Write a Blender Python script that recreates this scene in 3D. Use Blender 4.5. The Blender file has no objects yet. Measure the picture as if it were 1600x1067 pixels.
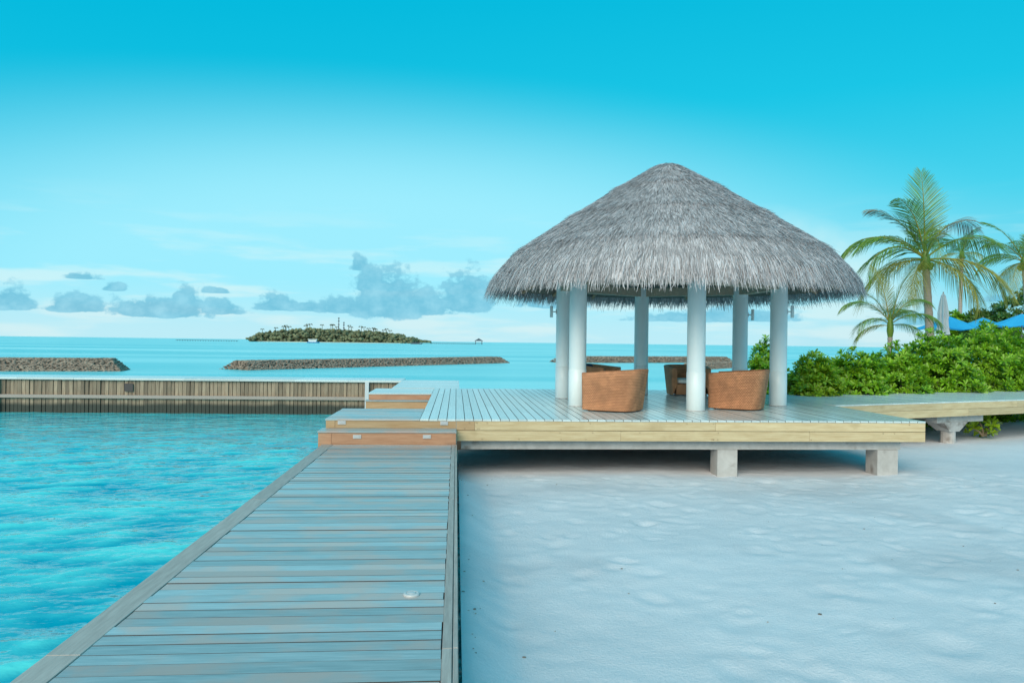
import bpy, math, random
import numpy as np
from mathutils import Vector, Matrix
random.seed(7); np.random.seed(7)
R = math.radians
scene = bpy.context.scene
C = scene.collection

# ------------------------------------------------------------------ camera
F = 1156.0                      # focal length in photo pixels (1600 wide)
YAW, ROLL, PITCH = math.atan(87/F), 0.0125, 1.5/F
EYE = Vector((0, 0, 2.34))
D0 = Vector((math.sin(YAW), math.cos(YAW), 0)); R0 = Vector((math.cos(YAW), -math.sin(YAW), 0)); U0 = Vector((0, 0, 1))
CD = (D0 + U0*PITCH).normalized(); CU0 = R0.cross(CD)
CR = R0*math.cos(ROLL) + CU0*math.sin(ROLL); CU = CU0*math.cos(ROLL) - R0*math.sin(ROLL)
cam = bpy.data.cameras.new('camera'); camo = bpy.data.objects.new('camera', cam); C.objects.link(camo)
cam.sensor_width = 36; cam.lens = F/1600*36; cam.clip_end = 60000; cam.clip_start = .05
m = Matrix.Identity(4)
for i in range(3): m[i][0] = CR[i]; m[i][1] = CU[i]; m[i][2] = -CD[i]; m[i][3] = EYE[i]
camo.matrix_world = m
scene.camera = camo

def ray(x, y): return CD + CR*((x-800)/F) + CU*((533.5-y)/F)
def P(x, y, z):                 # pixel -> point on the level plane z
    d = ray(x, y); return EYE + d*((z-EYE.z)/d.z)
def PY(x, y, Y):                # pixel -> point on the upright plane Y
    d = ray(x, y); return EYE + d*(Y/d.y)
def PD(x, y, dist):             # pixel -> point at a depth
    return EYE + ray(x, y)*dist

# ------------------------------------------------------------------ world, sun, exposure
SUN_AZ, SUN_EL = R(-156), R(34)          # azimuth measured from +Y towards +X
w = bpy.data.worlds.new('World'); scene.world = w; w.use_nodes = True
nt = w.node_tree; N = nt.nodes; L = nt.links
for n in list(N): N.remove(n)
def wn(t, **k):
    n = N.new(t)
    for a, b in k.items(): setattr(n, a, b)
    return n
def wmath(op, a, b=None, c=None, clamp=False):
    n = wn('ShaderNodeMath', operation=op, use_clamp=clamp)
    for i, v in enumerate((a, b, c)):
        if v is None: continue
        if isinstance(v, (int, float)): n.inputs[i].default_value = v
        else: L.new(v, n.inputs[i])
    return n.outputs[0]
sky = wn('ShaderNodeTexSky', sky_type='NISHITA'); sky.sun_disc = False
sky.sun_elevation = SUN_EL; sky.sun_rotation = SUN_AZ; sky.altitude = 0; sky.air_density = 1.0; sky.dust_density = 1.6; sky.ozone_density = 1.0
bw = wn('ShaderNodeRGBToBW'); L.new(sky.outputs[0], bw.inputs[0])
tc = wn('ShaderNodeTexCoord')
sep = wn('ShaderNodeSeparateXYZ'); L.new(tc.outputs['Generated'], sep.inputs[0])
az = wmath('ARCTAN2', sep.outputs[0], sep.outputs[1])       # 0 = +Y, + = +X
el = wmath('ARCSINE', sep.outputs[2])
# graded sky: brightness structure of the Nishita sky, the photograph's teal colours
lum = wmath('MULTIPLY', bw.outputs[0], 0.1)
ramp = wn('ShaderNodeValToRGB')
L.new(wmath('MULTIPLY', lum, 1/3, clamp=True), ramp.inputs[0])
SKY_STOPS = [(0.0, (0.0, .40, .60)), (.20, (0.0, .44, .66)), (.32, (.01, .52, .73)), (.45, (.06, .60, .79)), (.60, (.20, .68, .83)), (1.0, (.60, .92, .97)), (3.0, (2.0, 2.3, 2.3))]
cr = ramp.color_ramp
while len(cr.elements) > 1: cr.elements.remove(cr.elements[0])
cr.elements[0].position = 0; cr.elements[0].color = (*SKY_STOPS[0][1], 1)
for p, c in SKY_STOPS[1:]:
    e = cr.elements.new(p/3); e.color = (*c, 1)
skycol = ramp.outputs[0]
# a broad thin sheet of high haze over the sea
vx = wmath('DIVIDE', wmath('ADD', az, .09), .90); vy_ = wmath('DIVIDE', el, .36)
vr = wmath('SQRT', wmath('ADD', wmath('MULTIPLY', vx, vx), wmath('MULTIPLY', vy_, vy_)))
vm = wn('ShaderNodeMapRange', interpolation_type='SMOOTHSTEP'); L.new(vr, vm.inputs[0]); vm.inputs[1].default_value = 1.0; vm.inputs[2].default_value = .46; vm.inputs[3].default_value = 0; vm.inputs[4].default_value = .92
mixv = wn('ShaderNodeMix', data_type='RGBA'); L.new(vm.outputs[0], mixv.inputs[0]); L.new(skycol, mixv.inputs[6]); mixv.inputs[7].default_value = (.34, .80, .93, 1)
skycol = mixv.outputs[2]
# clouds: banks of cumulus low over the sea
nz = wn('ShaderNodeTexNoise', noise_dimensions='3D'); nz.inputs['Scale'].default_value = 1; nz.inputs['Detail'].default_value = 10; nz.inputs['Roughness'].default_value = .58
cmb = wn('ShaderNodeCombineXYZ'); L.new(wmath('MULTIPLY', az, 40), cmb.inputs[0]); L.new(wmath('MULTIPLY', el, 52), cmb.inputs[1])
L.new(cmb.outputs[0], nz.inputs['Vector'])
nzv = wmath('SUBTRACT', nz.outputs[0], .5)
def pix_ang(x, y):
    d = ray(x, y).normalized(); return math.atan2(d.x, d.y), math.asin(d.z)
CLOUDS = [(15, 479, 52, 38), (118, 484, 60, 30), (128, 435, 34, 12), (178, 453, 24, 13), (250, 492, 95, 34), (290, 490, 34, 50), (346, 488, 40, 26), (338, 457, 28, 10),
          (433, 482, 42, 28), (482, 484, 24, 18), (545, 486, 70, 28), (605, 487, 70, 84), (576, 452, 26, 44), (562, 420, 17, 26), (650, 487, 70, 44), (728, 480, 54, 66), (700, 478, 60, 16),
          (1120, 500, 150, 22), (1560, 470, 24, 12), (1410, 505, 60, 24), (860, 478, 60, 30), (-120, 486, 90, 40), (-320, 480, 110, 52), (1760, 486, 110, 46), (2050, 480, 120, 40)]
field = None
for (cx, by, hw, hh) in CLOUDS:
    a0, e0 = pix_ang(cx, by); a1, _ = pix_ang(cx+hw, by); _, e1 = pix_ang(cx, by-hh)
    sx, sy = abs(a1-a0), abs(e1-e0)
    dx = wmath('DIVIDE', wmath('SUBTRACT', az, a0), sx)
    de = wmath('SUBTRACT', el, e0)
    up = wmath('DIVIDE', wmath('MAXIMUM', de, 0), sy); dn = wmath('DIVIDE', wmath('MINIMUM', de, 0), sy*.16)
    r2 = wmath('ADD', wmath('MULTIPLY', dx, dx), wmath('ADD', wmath('MULTIPLY', up, up), wmath('MULTIPLY', dn, dn)))
    v = wmath('SUBTRACT', 1.0, wmath('SQRT', r2))
    field = v if field is None else wmath('MAXIMUM', field, v)
mr = wn('ShaderNodeMapRange', interpolation_type='SMOOTHSTEP'); L.new(wmath('ADD', field, wmath('MULTIPLY', nzv, 2.0)), mr.inputs[0])
mr.inputs[1].default_value = .0; mr.inputs[2].default_value = .32; mr.inputs[3].default_value = 0; mr.inputs[4].default_value = .84
mix1 = wn('ShaderNodeMix', data_type='RGBA'); L.new(mr.outputs[0], mix1.inputs[0]); L.new(skycol, mix1.inputs[6]); 
cmr = wn('ShaderNodeMapRange'); L.new(nz.outputs[0], cmr.inputs[0]); cmr.inputs[1].default_value = .42; cmr.inputs[2].default_value = .68
cmix = wn('ShaderNodeMix', data_type='RGBA'); L.new(cmr.outputs[0], cmix.inputs[0]); cmix.inputs[6].default_value = (.14, .48, .65, 1); cmix.inputs[7].default_value = (.26, .61, .76, 1)
L.new(cmix.outputs[2], mix1.inputs[7])
# thin pale veil and blue-grey streaks near the horizon
nz2 = wn('ShaderNodeTexNoise'); nz2.inputs['Scale'].default_value = 1; nz2.inputs['Detail'].default_value = 6
cmb2 = wn('ShaderNodeCombineXYZ'); L.new(wmath('MULTIPLY', az, 7), cmb2.inputs[0]); L.new(wmath('MULTIPLY', el, 48), cmb2.inputs[1]); cmb2.inputs[2].default_value = 3.3
L.new(cmb2.outputs[0], nz2.inputs['Vector'])
mr2 = wn('ShaderNodeMapRange', interpolation_type='SMOOTHSTEP'); L.new(nz2.outputs[0], mr2.inputs[0]); mr2.inputs[1].default_value = .46; mr2.inputs[2].default_value = .66
lowband = wn('ShaderNodeMapRange', interpolation_type='SMOOTHSTEP'); L.new(el, lowband.inputs[0]); lowband.inputs[1].default_value = .20; lowband.inputs[2].default_value = .02
a0, e0 = pix_ang(1335, 420)
wx_ = wmath('DIVIDE', wmath('SUBTRACT', az, a0), .13); we_ = wmath('DIVIDE', wmath('ADD', wmath('SUBTRACT', el, e0), wmath('MULTIPLY', wmath('SUBTRACT', az, a0), .55)), .05)
wisp = wmath('MULTIPLY', wmath('SUBTRACT', 1.0, wmath('SQRT', wmath('ADD', wmath('MULTIPLY', wx_, wx_), wmath('MULTIPLY', we_, we_))), clamp=True), wmath('ADD', nz.outputs[0], .25))
veil = wmath('MAXIMUM', wmath('MULTIPLY', wmath('MULTIPLY', mr2.outputs[0], lowband.outputs[0]), .75), wmath('MULTIPLY', wisp, .9))
mix2 = wn('ShaderNodeMix', data_type='RGBA'); L.new(veil, mix2.inputs[0]); L.new(skycol, mix2.inputs[6]); mix2.inputs[7].default_value = (.66, .86, .86, 1)
hzr = wn('ShaderNodeMapRange', interpolation_type='SMOOTHSTEP'); L.new(el, hzr.inputs[0]); hzr.inputs[1].default_value = .085; hzr.inputs[2].default_value = 0; hzr.inputs[3].default_value = 0; hzr.inputs[4].default_value = .55
mixh = wn('ShaderNodeMix', data_type='RGBA'); L.new(hzr.outputs[0], mixh.inputs[0]); L.new(mix2.outputs[2], mixh.inputs[6]); mixh.inputs[7].default_value = (.60, .78, .82, 1)
L.new(mixh.outputs[2], mix1.inputs[6])
bg = wn('ShaderNodeBackground'); bg.inputs[1].default_value = 1.0
L.new(mix1.outputs[2], bg.inputs[0])
wo = wn('ShaderNodeOutputWorld'); L.new(bg.outputs[0], wo.inputs[0])

sl = bpy.data.lights.new('sun', 'SUN'); sl.energy = 2.5; sl.angle = R(45); sl.color = (1, .82, .64)
so = bpy.data.objects.new('sun', sl); C.objects.link(so)
sd = Vector((math.sin(SUN_AZ)*math.cos(SUN_EL), math.cos(SUN_AZ)*math.cos(SUN_EL), math.sin(SUN_EL)))
so.rotation_euler = sd.to_track_quat('Z', 'Y').to_euler(); so.location = (0, 0, 30)
scene.view_settings.view_transform = 'Standard'; scene.view_settings.look = 'None'
scene.view_settings.exposure = 0.12; scene.view_settings.gamma = 1.0

# ------------------------------------------------------------------ helpers
def link(o, parent=None):
    C.objects.link(o)
    if parent is not None: o.parent = parent
    return o
def tag(o, label=None, cat=None, group=None, kind=None):
    if label: o['label'] = label
    if cat: o['category'] = cat
    if group: o['group'] = group
    if kind: o['kind'] = kind
    return o
def thing(name, loc, label, cat, group=None, rz=0):
    o = bpy.data.objects.new(name, None); o.empty_display_size = .2
    o.location = loc; o.rotation_euler = (0, 0, rz); C.objects.link(o)
    return tag(o, label, cat, group)
class MB:                                   # collects shapes, builds one mesh object
    def __init__(s): s.v = []; s.f = []; s.uv = {}
    def add(s, vs, fs):
        b = len(s.v); s.v += [tuple(v) for v in vs]; s.f += [tuple(b+i for i in f) for f in fs]; return s
    def box(s, x0, x1, y0, y1, z0, z1, ch=0):
        if ch:                              # chamfer on the upper edges
            c = ch
            vs = [(x0,y0,z0),(x1,y0,z0),(x1,y1,z0),(x0,y1,z0),(x0,y0,z1-c),(x1,y0,z1-c),(x1,y1,z1-c),(x0,y1,z1-c),
                  (x0+c,y0+c,z1),(x1-c,y0+c,z1),(x1-c,y1-c,z1),(x0+c,y1-c,z1)]
            fs = [(3,2,1,0),(0,1,5,4),(1,2,6,5),(2,3,7,6),(3,0,4,7),(4,5,9,8),(5,6,10,9),(6,7,11,10),(7,4,8,11),(8,9,10,11)]
            return s.add(vs, fs)
        return s.add([(x0,y0,z0),(x1,y0,z0),(x1,y1,z0),(x0,y1,z0),(x0,y0,z1),(x1,y0,z1),(x1,y1,z1),(x0,y1,z1)],
                     [(3,2,1,0),(0,1,5,4),(1,2,6,5),(2,3,7,6),(3,0,4,7),(4,5,6,7)])
    def tube(s, pts, rad, n=10, cap=True):
        pts = [Vector(p) for p in pts]; rad = rad if isinstance(rad, (list, tuple)) else [rad]*len(pts)
        b = len(s.v)
        for i, p in enumerate(pts):
            t = (pts[min(i+1, len(pts)-1)]-pts[max(i-1, 0)]).normalized()
            a = t.orthogonal().normalized() if abs(t.z) > .99 else Vector((0,0,1)).cross(t).normalized()
            if abs(t.z) > .99: a = (Vector((1,0,0)) - t*t.x).normalized()
            c = t.cross(a)
            for k in range(n):
                an = 2*math.pi*k/n; s.v.append(tuple(p + (a*math.cos(an)+c*math.sin(an))*rad[i]))
        for i in range(len(pts)-1):
            for k in range(n):
                k2 = (k+1) % n; s.f.append((b+i*n+k, b+i*n+k2, b+(i+1)*n+k2, b+(i+1)*n+k))
        if cap:
            s.f.append(tuple(b+k for k in reversed(range(n)))); s.f.append(tuple(b+(len(pts)-1)*n+k for k in range(n)))
        return s
    def prism(s, poly, z0, z1):             # vertical extrusion of a plan polygon (ccw)
        n = len(poly); vs = [(p[0],p[1],z0) for p in poly]+[(p[0],p[1],z1) for p in poly]
        fs = [tuple(reversed(range(n))), tuple(range(n, 2*n))]+[(i, (i+1)%n, n+(i+1)%n, n+i) for i in range(n)]
        return s.add(vs, fs)
    def lathe(s, prof, n=24, cx=0, cy=0):   # prof: (r, z)
        b = len(s.v)
        for r, z in prof:
            for k in range(n):
                a = 2*math.pi*k/n; s.v.append((cx+r*math.cos(a), cy+r*math.sin(a), z))
        for i in range(len(prof)-1):
            for k in range(n):
                k2 = (k+1)%n; s.f.append((b+i*n+k, b+i*n+k2, b+(i+1)*n+k2, b+(i+1)*n+k))
        return s
    def mesh(s, name, mat, smooth=False):
        me = bpy.data.meshes.new(name); me.from_pydata(s.v, [], s.f); me.materials.append(mat)
        if smooth: me.shade_smooth()
        me.update(); return me
    def build(s, name, mat, parent=None, smooth=False):
        return link(bpy.data.objects.new(name, s.mesh(name, mat, smooth)), parent)
def np_mesh(name, V, faces_list, mat, parent=None, smooth=False):
    """V (n,3); faces_list = list of int arrays (m,k)"""
    me = bpy.data.meshes.new(name)
    me.vertices.add(len(V)); me.vertices.foreach_set('co', np.asarray(V, np.float32).ravel())
    idx = np.concatenate([f.ravel() for f in faces_list]).astype(np.int32)
    sizes = np.concatenate([np.full(len(f), f.shape[1]) for f in faces_list]).astype(np.int32)
    me.loops.add(len(idx)); me.loops.foreach_set('vertex_index', idx)
    me.polygons.add(len(sizes)); me.polygons.foreach_set('loop_start', (np.cumsum(sizes)-sizes).astype(np.int32))
    me.polygons.foreach_set('loop_total', sizes)
    me.update(calc_edges=True); me.validate(); me.materials.append(mat)
    if smooth: me.shade_smooth()
    return link(bpy.data.objects.new(name, me), parent)
def place(mesh, name, parent, loc, rot=(0,0,0), scl=(1,1,1)):
    o = bpy.data.objects.new(name, mesh); o.location = loc; o.rotation_euler = rot; o.scale = scl
    return link(o, parent)
# value noise for mesh relief
def vnoise(x, y, seed=0):
    xi = np.floor(x).astype(np.int64); yi = np.floor(y).astype(np.int64); xf = x-xi; yf = y-yi
    def h(a, b):
        n = (a*374761393 + b*668265263 + seed*1442695041) & 0xffffffff
        n = ((n ^ (n >> 13))*1274126177) & 0xffffffff
        return ((n ^ (n >> 16)) & 0xffff)/65535.0
    u = xf*xf*(3-2*xf); v = yf*yf*(3-2*yf)
    return (h(xi,yi)*(1-u)+h(xi+1,yi)*u)*(1-v)+(h(xi,yi+1)*(1-u)+h(xi+1,yi+1)*u)*v
def fbm(x, y, oct=4, seed=0):
    s = 0; a = 1; t = 0
    for i in range(oct): s = s+a*vnoise(x*2**i+17.3*i, y*2**i+9.1*i, seed+i); t += a; a *= .5
    return s/t-.5

# ------------------------------------------------------------------ materials
def pmat(name, c1, c2=None, rough=.6, scale=6, stretch=(1,1,1), detail=6, bump=0, bdist=.01, rnd=0, spec=.5, island=0, c3=None, c3_scale=.8, c3_lo=.5, c3_hi=.7, rough2=None, trans=0, coords='Object', sub=0, grain=None):
    mt = bpy.data.materials.new(name); mt.use_nodes = True
    t = mt.node_tree; n = t.nodes; l = t.links; bs = n['Principled BSDF']
    bs.inputs['Roughness'].default_value = rough; bs.inputs['Specular IOR Level'].default_value = spec
    tcn = n.new('ShaderNodeTexCoord'); oi = n.new('ShaderNodeObjectInfo')
    ad = n.new('ShaderNodeVectorMath'); ad.operation = 'MULTIPLY_ADD'
    cb = n.new('ShaderNodeCombineXYZ')
    for i in range(3): l.new(oi.outputs['Random'], cb.inputs[i])
    l.new(cb.outputs[0], ad.inputs[0]); ad.inputs[1].default_value = (37, 53, 71); l.new(tcn.outputs[coords], ad.inputs[2])
    mp = n.new('ShaderNodeMapping'); mp.inputs['Scale'].default_value = stretch; l.new(ad.outputs[0], mp.inputs[0])
    nz = n.new('ShaderNodeTexNoise'); nz.inputs['Scale'].default_value = scale; nz.inputs['Detail'].default_value = detail; nz.inputs['Roughness'].default_value = .65
    l.new(mp.outputs[0], nz.inputs['Vector'])
    mr = n.new('ShaderNodeMapRange'); mr.inputs[1].default_value = .3; mr.inputs[2].default_value = .7; l.new(nz.outputs[0], mr.inputs[0])
    mx = n.new('ShaderNodeMix'); mx.data_type = 'RGBA'; l.new(mr.outputs[0], mx.inputs[0])
    mx.inputs[6].default_value = (*c1, 1); mx.inputs[7].default_value = (*(c2 or c1), 1); col = mx.outputs[2]
    if c3:
        n3 = n.new('ShaderNodeTexNoise'); n3.inputs['Scale'].default_value = c3_scale; n3.inputs['Detail'].default_value = 4; l.new(ad.outputs[0], n3.inputs['Vector'])
        m3 = n.new('ShaderNodeMapRange'); m3.interpolation_type = 'SMOOTHSTEP'; m3.inputs[1].default_value = c3_lo; m3.inputs[2].default_value = c3_hi; l.new(n3.outputs[0], m3.inputs[0])
        x3 = n.new('ShaderNodeMix'); x3.data_type = 'RGBA'; l.new(m3.outputs[0], x3.inputs[0]); l.new(col, x3.inputs[6]); x3.inputs[7].default_value = (*c3, 1); col = x3.outputs[2]
        if rough2 is not None:
            m4 = n.new('ShaderNodeMapRange'); l.new(m3.outputs[0], m4.inputs[0]); m4.inputs[3].default_value = rough; m4.inputs[4].default_value = rough2; l.new(m4.outputs[0], bs.inputs['Roughness'])
    if rnd or island:
        src = oi.outputs['Random']; amt = rnd
        if island:
            g = n.new('ShaderNodeNewGeometry'); src = g.outputs['Random Per Island']; amt = island
        m5 = n.new('ShaderNodeMapRange'); l.new(src, m5.inputs[0]); m5.inputs[3].default_value = 1-amt; m5.inputs[4].default_value = 1+amt
        hs = n.new('ShaderNodeHueSaturation'); l.new(m5.outputs[0], hs.inputs['Value']); l.new(col, hs.inputs['Color']); col = hs.outputs[0]
    l.new(col, bs.inputs['Base Color'])
    if bump:
        bp = n.new('ShaderNodeBump'); bp.inputs['Strength'].default_value = bump; bp.inputs['Distance'].default_value = bdist
        l.new(nz.outputs[0], bp.inputs['Height']); l.new(bp.outputs[0], bs.inputs['Normal'])
    if trans:
        tr = n.new('ShaderNodeBsdfTranslucent'); l.new(col, tr.inputs[0]); ms = n.new('ShaderNodeMixShader'); ms.inputs[0].default_value = trans
        l.new(bs.outputs[0], ms.inputs[1]); l.new(tr.outputs[0], ms.inputs[2]); l.new(ms.outputs[0], n['Material Output'].inputs[0])
    return mt
M = {}
M['walk'] = pmat('weathered_planks', (.25,.33,.35), (.41,.50,.52), .30, 3, (1.2,14,14), bump=.5, bdist=.004, rnd=.18, c3=(.50,.39,.35), c3_scale=1.8, c3_lo=.44, c3_hi=.62, rough2=.28)
M['walk_edge'] = pmat('weathered_edge', (.32,.26,.23), (.46,.40,.36), .5, 3, (14,1.2,14), bump=.5, bdist=.004, rnd=.15)
M['deck'] = pmat('deck_planks', (.50,.58,.59), (.66,.74,.74), .22, 3, (14,1.2,14), bump=.35, bdist=.003, rnd=.12)
M['yellow'] = pmat('yellow_timber', (.50,.36,.19), (.66,.53,.32), .55, 2.5, (1,10,10), bump=.4, bdist=.003, rnd=.1, c3=(.46,.34,.18), c3_scale=2.2, c3_lo=.55, c3_hi=.75)
M['red'] = pmat('red_timber', (.36,.17,.09), (.50,.28,.17), .5, 2.5, (1,10,10), bump=.4, bdist=.003, rnd=.08, c3=(.27,.15,.10), c3_scale=2.5, c3_lo=.56, c3_hi=.72)
M['orange'] = pmat('orange_timber', (.37,.23,.11), (.48,.33,.19), .5, 2.5, (1,10,10), bump=.4, bdist=.003, rnd=.08)
M['concrete'] = pmat('concrete', (.40,.38,.36), (.54,.52,.50), .85, 5, bump=.4, bdist=.006, c3=(.25,.22,.20), c3_scale=3, c3_lo=.58, c3_hi=.72)
M['white'] = pmat('white_paint', (.78,.88,.91), (.75,.86,.89), .38, 3, bump=.08, bdist=.002)
M['metal'] = pmat('brushed_metal', (.55,.55,.55), (.45,.45,.45), .3, 20, rnd=.05)
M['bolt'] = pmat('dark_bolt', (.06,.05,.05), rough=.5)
M['lens'] = pmat('pale_lamp_glass', (.50,.52,.53), (.44,.46,.48), .25, 12)
M['navy'] = pmat('navy_cloth', (.015,.03,.07), (.02,.04,.10), .9, 40, bump=.2)
M['cloth'] = pmat('white_cloth', (.78,.77,.74), (.72,.71,.68), .9, 40, bump=.2)
M['thatch'] = pmat('thatch_straw', (.39,.38,.40), (.57,.55,.57), .8, 3, island=.5, trans=.06, spec=.3)
M['thatch_core'] = pmat('thatch_underlayer', (.13,.10,.08), (.24,.19,.15), .9, 14, (1,1,4), bump=.6, bdist=.03)
M['rafter'] = pmat('rafter_pole', (.30,.20,.12), (.40,.28,.18), .6, 4, (6,6,1))
M['ceiling'] = pmat('woven_ceiling', (.42,.35,.27), (.52,.45,.36), .8, 30, bump=.4)
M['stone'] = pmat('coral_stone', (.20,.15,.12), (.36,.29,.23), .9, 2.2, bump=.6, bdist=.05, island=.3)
M['blue'] = pmat('blue_canvas', (.03,.42,.78), (.04,.47,.82), .8, 3, trans=.2)
M['canvas'] = pmat('white_canvas', (.70,.74,.76), (.60,.64,.68), .85, 4, trans=.1)
M['leaf'] = pmat('shrub_leaf', (.15,.34,.012), (.27,.48,.02), .35, 1.3, island=.35, trans=.32, spec=.5)
M['leaf_dark'] = pmat('tree_leaf', (.05,.13,.02), (.11,.22,.03), .4, 1.0, island=.35, trans=.28)
M['leaf_yellow'] = pmat('young_shrub_leaf', (.24,.40,.015), (.36,.50,.03), .35, 1.3, island=.3, trans=.32)
M['stem'] = pmat('shrub_stem', (.20,.15,.09), (.32,.25,.16), .9, 12)
M['frond'] = pmat('palm_frond', (.10,.20,.02), (.20,.31,.04), .4, .8, island=.35, trans=.28, spec=.5)
M['frond_old'] = pmat('old_palm_frond', (.26,.25,.03), (.36,.31,.05), .5, .8, island=.3, trans=.3)
M['frond_grey'] = pmat('dry_palm_frond', (.16,.15,.10), (.26,.24,.18), .5, .8, island=.3, trans=.15)
M['trunk'] = pmat('palm_trunk', (.26,.21,.17), (.40,.34,.29), .9, 2.5, (1,1,9), bump=.8, bdist=.03)
M['wood_isle'] = pmat('far_trees', (.10,.12,.06), (.19,.20,.11), .9, .06, island=.35)
M['isle_sand'] = pmat('far_sand', (.62,.58,.48), (.52,.5,.42), .9, .05)
M['dark_far'] = pmat('far_dark', (.06,.08,.10), (.10,.12,.14), .9, .1)
M['boat'] = pmat('boat_white', (.75,.78,.80), (.68,.72,.75), .4, .4)
M['boat_blue'] = pmat('boat_blue', (.05,.22,.42), rough=.4)

# wicker: woven grid from UV
def wicker():
    mt = bpy.data.materials.new('wicker'); mt.use_nodes = True
    t = mt.node_tree; n = t.nodes; l = t.links; bs = n['Principled BSDF']; bs.inputs['Roughness'].default_value = .75
    uv = n.new('ShaderNodeTexCoord')
    br = n.new('ShaderNodeTexBrick'); l.new(uv.outputs['UV'], br.inputs['Vector'])
    br.inputs['Scale'].default_value = 1; br.inputs['Brick Width'].default_value = .042; br.inputs['Row Height'].default_value = .028; br.inputs['Mortar Size'].default_value = .005
    br.inputs['Mortar Smooth'].default_value = .6; br.offset = .5
    br.inputs['Color1'].default_value = (.66,.30,.15,1); br.inputs['Color2'].default_value = (.52,.23,.11,1); br.inputs['Mortar'].default_value = (.27,.11,.05,1)
    nz = n.new('ShaderNodeTexNoise'); nz.inputs['Scale'].default_value = 5; l.new(uv.outputs['Object'], nz.inputs['Vector'])
    m5 = n.new('ShaderNodeMapRange'); l.new(nz.outputs[0], m5.inputs[0]); m5.inputs[1].default_value = .3; m5.inputs[2].default_value = .7; m5.inputs[3].default_value = .8; m5.inputs[4].default_value = 1.25
    hs = n.new('ShaderNodeHueSaturation'); l.new(br.outputs[0], hs.inputs['Color']); l.new(m5.outputs[0], hs.inputs['Value']); l.new(hs.outputs[0], bs.inputs['Base Color'])
    bp = n.new('ShaderNodeBump'); bp.inputs['Strength'].default_value = .8; bp.inputs['Distance'].default_value = .006; bp.invert = True
    l.new(br.outputs['Fac'], bp.inputs['Height']); l.new(bp.outputs[0], bs.inputs['Normal'])
    return mt
M['wicker'] = wicker()
M['gap_dark'] = pmat('dark_gap_paint', (.05,.035,.03), (.09,.065,.05), .9, 8)  # gap shade put into the colour, for plank sides and fascia joint
def darken_sides(me, ax):             # dirt and shade of the gaps painted dark on the plank sides
    me.materials.append(M['gap_dark'])
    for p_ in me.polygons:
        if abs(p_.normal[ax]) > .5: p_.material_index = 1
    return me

# tide-stained wall timber
def walltimber():
    mt = pmat('wall_timber', (.20,.145,.10), (.36,.28,.20), .75, 3, (10,10,1), bump=.5, bdist=.005, rnd=.35)
    t = mt.node_tree; n = t.nodes; l = t.links; bs = n['Principled BSDF']
    src = bs.inputs['Base Color'].links[0].from_socket
    g = n.new('ShaderNodeNewGeometry'); sp = n.new('ShaderNodeSeparateXYZ'); l.new(g.outputs['Position'], sp.inputs[0])
    nz = n.new('ShaderNodeTexNoise'); nz.inputs['Scale'].default_value = 1.6; l.new(g.outputs['Position'], nz.inputs['Vector'])
    ad = n.new('ShaderNodeMath'); ad.operation = 'MULTIPLY_ADD'; l.new(nz.outputs[0], ad.inputs[0]); ad.inputs[1].default_value = .16; l.new(sp.outputs[2], ad.inputs[2])
    mr = n.new('ShaderNodeMapRange'); mr.interpolation_type = 'SMOOTHSTEP'; l.new(ad.outputs[0], mr.inputs[0]); mr.inputs[1].default_value = .30; mr.inputs[2].default_value = .46
    x = n.new('ShaderNodeMix'); x.data_type = 'RGBA'; l.new(mr.outputs[0], x.inputs[0]); x.inputs[6].default_value = (.045,.05,.04,1); l.new(src, x.inputs[7])
    l.new(x.outputs[2], bs.inputs['Base Color'])
    return mt
M['wall'] = walltimber()

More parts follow.
